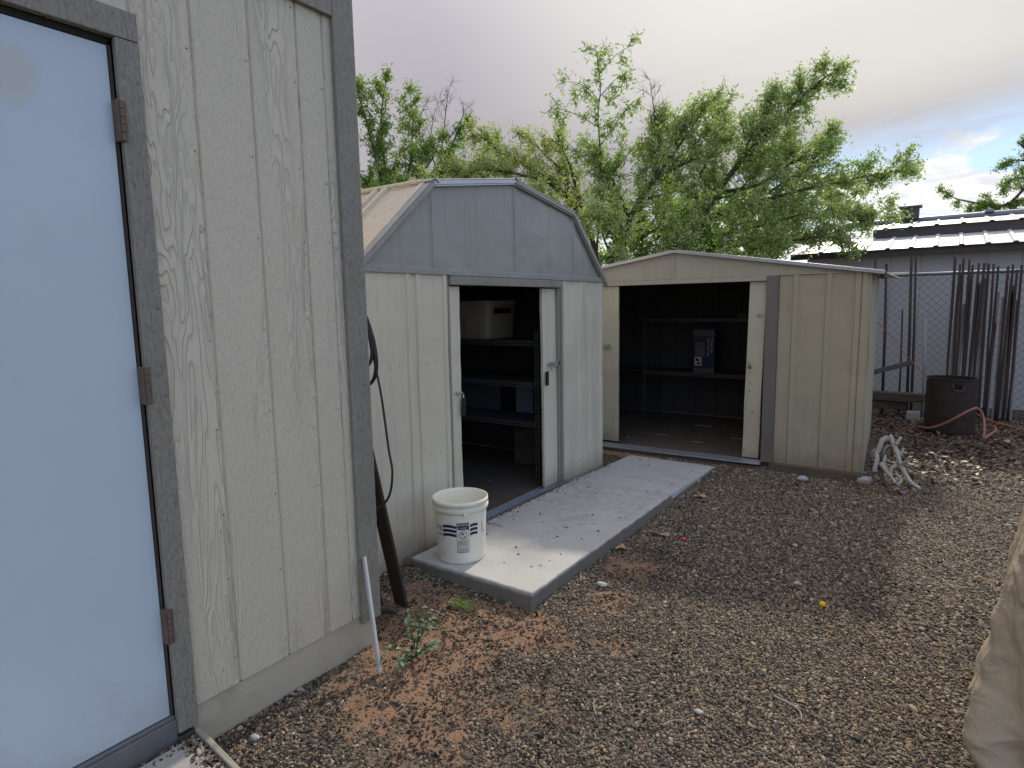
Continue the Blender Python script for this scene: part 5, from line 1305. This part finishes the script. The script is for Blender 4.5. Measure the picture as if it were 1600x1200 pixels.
NL.append(make_tree('half_bare_tree', 'tree with bare twiggy crown behind the barn roof ridge', 'tree', [
    limb([(690, 420, 12.6), (688, 320, 12.5), (700, 250, 12.5), (715, 210, 12.5), (730, 190, 12.5)], .06),
    limb([(690, 330, 12.5), (720, 280, 12.3), (750, 245, 12.2), (775, 225, 12.1)], .04),
    limb([(700, 330, 12.4), (740, 290, 12.3), (770, 270, 12.2), (800, 255, 12.1)], .04),
    limb([(665, 330, 12.6), (660, 250, 12.6), (655, 190, 12.6), (672, 150, 12.6)], .03),
    limb([(690, 240, 12.5), (695, 190, 12.5), (700, 150, 12.5), (706, 125, 12.5)], .022),
    limb([(700, 220, 12.5), (725, 180, 12.4), (718, 150, 12.4)], .02),
    limb([(680, 260, 12.5), (672, 215, 12.5), (690, 140, 12.5)], .02),
    limb([(660, 290, 12.4), (690, 250, 12.2), (700, 235, 12.1)], .03),
    ], 'leafA', 33, side=(.4, .95), gap=.15, per=2, spread=.02, leaf=(.04, .07), bare=(3, 4, 5, 6)))
# pale tree reaching left above the ridge
NL.append(make_tree('pale_leafed_tree', 'pale yellow-green tree spreading leftward above the barn roof', 'tree', [
    limb([(935, 420, 9.8), (920, 360, 9.8), (880, 300, 9.8), (830, 265, 9.8), (780, 235, 9.9), (735, 200, 10)], .07),
    limb([(900, 330, 9.8), (860, 290, 9.6), (800, 270, 9.5), (740, 265, 9.4), (700, 270, 9.3)], .05),
    limb([(905, 330, 9.8), (880, 270, 9.9), (850, 240, 10), (815, 205, 10)], .045),
    limb([(910, 330, 9.7), (895, 270, 9.6), (880, 235, 9.6), (860, 215, 9.6)], .04),
    limb([(800, 300, 9.6), (760, 285, 9.5), (700, 285, 9.4), (660, 282, 9.4)], .03),
    limb([(930, 400, 9.5), (900, 350, 9.3), (860, 310, 9.1), (830, 300, 9.0)], .04),
    ], 'leafB', 45, side=(.3, .8), gap=.11, per=2, spread=.018, leaf=(.03, .055), blossom=.03))
# slender sapling
NL.append(make_tree('slender_sapling', 'slender sapling with drooping leaves rising highest above the sheds', 'tree', [
    limb([(932, 420, 9.0), (935, 330, 9.0), (938, 250, 9.0), (935, 180, 9.0), (938, 120, 9.0), (930, 75, 9.0)], .028),
    limb([(938, 115, 9.0), (965, 85, 9.0), (1000, 65, 9.0)], .010),
    limb([(937, 200, 9.0), (905, 180, 9.0), (870, 170, 8.9), (850, 178, 8.9)], .010),
    limb([(937, 160, 9.0), (915, 135, 9.0), (885, 128, 9.0), (872, 133, 9)], .009),
    limb([(937, 150, 9.0), (960, 125, 9.0), (985, 110, 9.1)], .010),
    limb([(937, 230, 9.0), (965, 190, 9.1), (990, 160, 9.1), (1008, 150, 9.1)], .011),
    limb([(938, 270, 9.0), (905, 240, 9), (880, 215, 9)], .011),
    limb([(938, 290, 9.0), (970, 255, 9), (995, 225, 9)], .011),
    ], 'leafC', 57, side=(.15, .38), gap=.15, per=1, spread=.01, leaf=(.055, .09), aspect=.32, droop=.5, start=.35, twn=2, bias=Vector((0, 0, 0))))
# hawthorn with blossom, many limbs leaning right
H1 = [
    limb([(1080, 460, 9.4), (1085, 385, 9.4), (1110, 320, 9.3), (1150, 260, 9.2), (1200, 205, 9.1), (1250, 155, 9.0), (1290, 120, 8.95), (1325, 103, 8.9)], .09),
    limb([(1095, 360, 9.4), (1090, 300, 9.5), (1105, 250, 9.5), (1120, 200, 9.6), (1130, 165, 9.6)], .05),
    limb([(1130, 300, 9.3), (1180, 290, 9.0), (1220, 265, 8.9), (1260, 240, 8.9), (1290, 215, 8.9), (1300, 205, 8.9)], .045),
    limb([(1110, 340, 9.4), (1170, 320, 9.0), (1240, 300, 8.8), (1310, 285, 8.7), (1370, 272, 8.6), (1430, 268, 8.5)], .05),
    limb([(1130, 370, 9.3), (1200, 350, 8.9), (1270, 335, 8.7), (1340, 345, 8.6), (1400, 340, 8.5)], .04),
    limb([(1140, 400, 9.2), (1220, 380, 8.8), (1290, 370, 8.6), (1340, 380, 8.5)], .035),
    limb([(1150, 265, 9.2), (1170, 220, 9.1), (1190, 180, 9.0), (1215, 150, 9.0)], .035),
    limb([(1200, 300, 9.0), (1250, 270, 8.9), (1280, 255, 8.8), (1290, 225, 8.8)], .03),
    limb([(1100, 400, 9.3), (1140, 360, 9.0), (1180, 345, 8.8), (1210, 350, 8.7)], .035),
    limb([(1090, 420, 9.2), (1130, 390, 8.9), (1170, 385, 8.8), (1200, 395, 8.7)], .03),
    limb([(1120, 310, 9.3), (1150, 300, 9.4), (1200, 250, 9.5), (1230, 215, 9.5)], .03),
    limb([(1200, 330, 9.2), (1260, 310, 9.4), (1300, 300, 9.4), (1340, 310, 9.3)], .03),
]
NL.append(make_tree('flowering_hawthorn', 'flowering hawthorn with long limbs leaning right over the tan shed', 'tree', H1, 'leafD', 69, side=(.35, .95), gap=.085, per=2, spread=.02, leaf=(.034, .064), blossom=.08))
H2 = [
    limb([(970, 460, 9.0), (975, 380, 9.0), (1000, 310, 8.95), (1035, 265, 8.9), (1075, 210, 8.9), (1110, 150, 8.9)], .08),
    limb([(975, 360, 9.0), (945, 330, 8.9), (920, 350, 8.8), (900, 370, 8.7)], .045),
    limb([(985, 340, 9.0), (960, 290, 9.1), (950, 260, 9.2), (925, 235, 9.2)], .045),
    limb([(1000, 330, 9.0), (1020, 280, 9.2), (1030, 230, 9.2), (1015, 190, 9.3)], .04),
    limb([(1020, 290, 8.9), (1030, 230, 8.9), (1020, 170, 8.9), (1015, 120, 8.9)], .022),
    limb([(1000, 370, 8.9), (1050, 350, 8.7), (1090, 345, 8.6)], .035),
    limb([(1000, 390, 8.8), (1040, 380, 8.6), (1080, 385, 8.5)], .03),
    limb([(970, 400, 8.9), (950, 385, 8.7), (960, 395, 8.6)], .03),
    limb([(1040, 270, 8.9), (1080, 250, 8.8), (1100, 220, 8.8), (1130, 215, 8.8)], .03),
    limb([(1010, 310, 8.9), (1050, 300, 8.8), (1080, 290, 8.8)], .03),
]
NL.append(make_tree('flowering_hawthorn', 'flowering hawthorn between the two sheds with a bare dead leader', 'tree', H2, 'leafD', 81, side=(.35, .95), gap=.085, per=2, spread=.02, leaf=(.034, .064), blossom=.08, bare=(4,)))
# denser background shrubs behind, seen through the gaps
for k, (px, d, lb) in enumerate(((1010, 12.0, 'dense green shrub behind the hawthorns, left of the tan shed peak'), (1150, 12.0, 'dense green shrub behind the hawthorn right of the tan shed peak'), (800, 12.5, 'dense green shrub behind the middle of the barn roof'))):
    L = [limb([(px+dx*.4, 470, d), (px+dx*.7, 380, d), (px+dx, top, d)], .05) for dx, top in ((-90, 320), (-50, 300), (-10, 290), (30, 290), (70, 305), (100, 330), (-30, 360), (50, 360), (-70, 370), (85, 375))]
    NL.append(make_tree('background_shrub', lb, 'shrub', L, 'leafC' if k < 2 else 'leafA', 90+k, side=(.5, 1.0), gap=.2, per=3, spread=.04, leaf=(.055, .09), start=.35, twn=3))
# trees at the right edge, beyond the outbuilding
NL.append(make_tree('distant_tree', 'dark feathery tree at the right edge beyond the white roof', 'tree', [
    limb([(1640, 420, 18), (1640, 330, 18), (1610, 290, 18), (1570, 320, 18), (1500, 312, 18), (1480, 300, 18)], .1),
    limb([(1640, 330, 18), (1630, 260, 18), (1600, 230, 18), (1590, 222, 18)], .08),
    limb([(1640, 330, 18), (1610, 310, 18), (1560, 325, 18), (1520, 325, 18)], .06),
    limb([(1640, 320, 18), (1600, 280, 18), (1575, 285, 18), (1565, 300, 18)], .06),
    limb([(1640, 320, 18), (1615, 260, 18), (1585, 250, 18), (1572, 255, 18)], .06),
    ], 'leafA', 101, side=(.4, 1.0), gap=.2, per=2, spread=.03, leaf=(.05, .09), aspect=.4))
print('leaves', sum(NL))
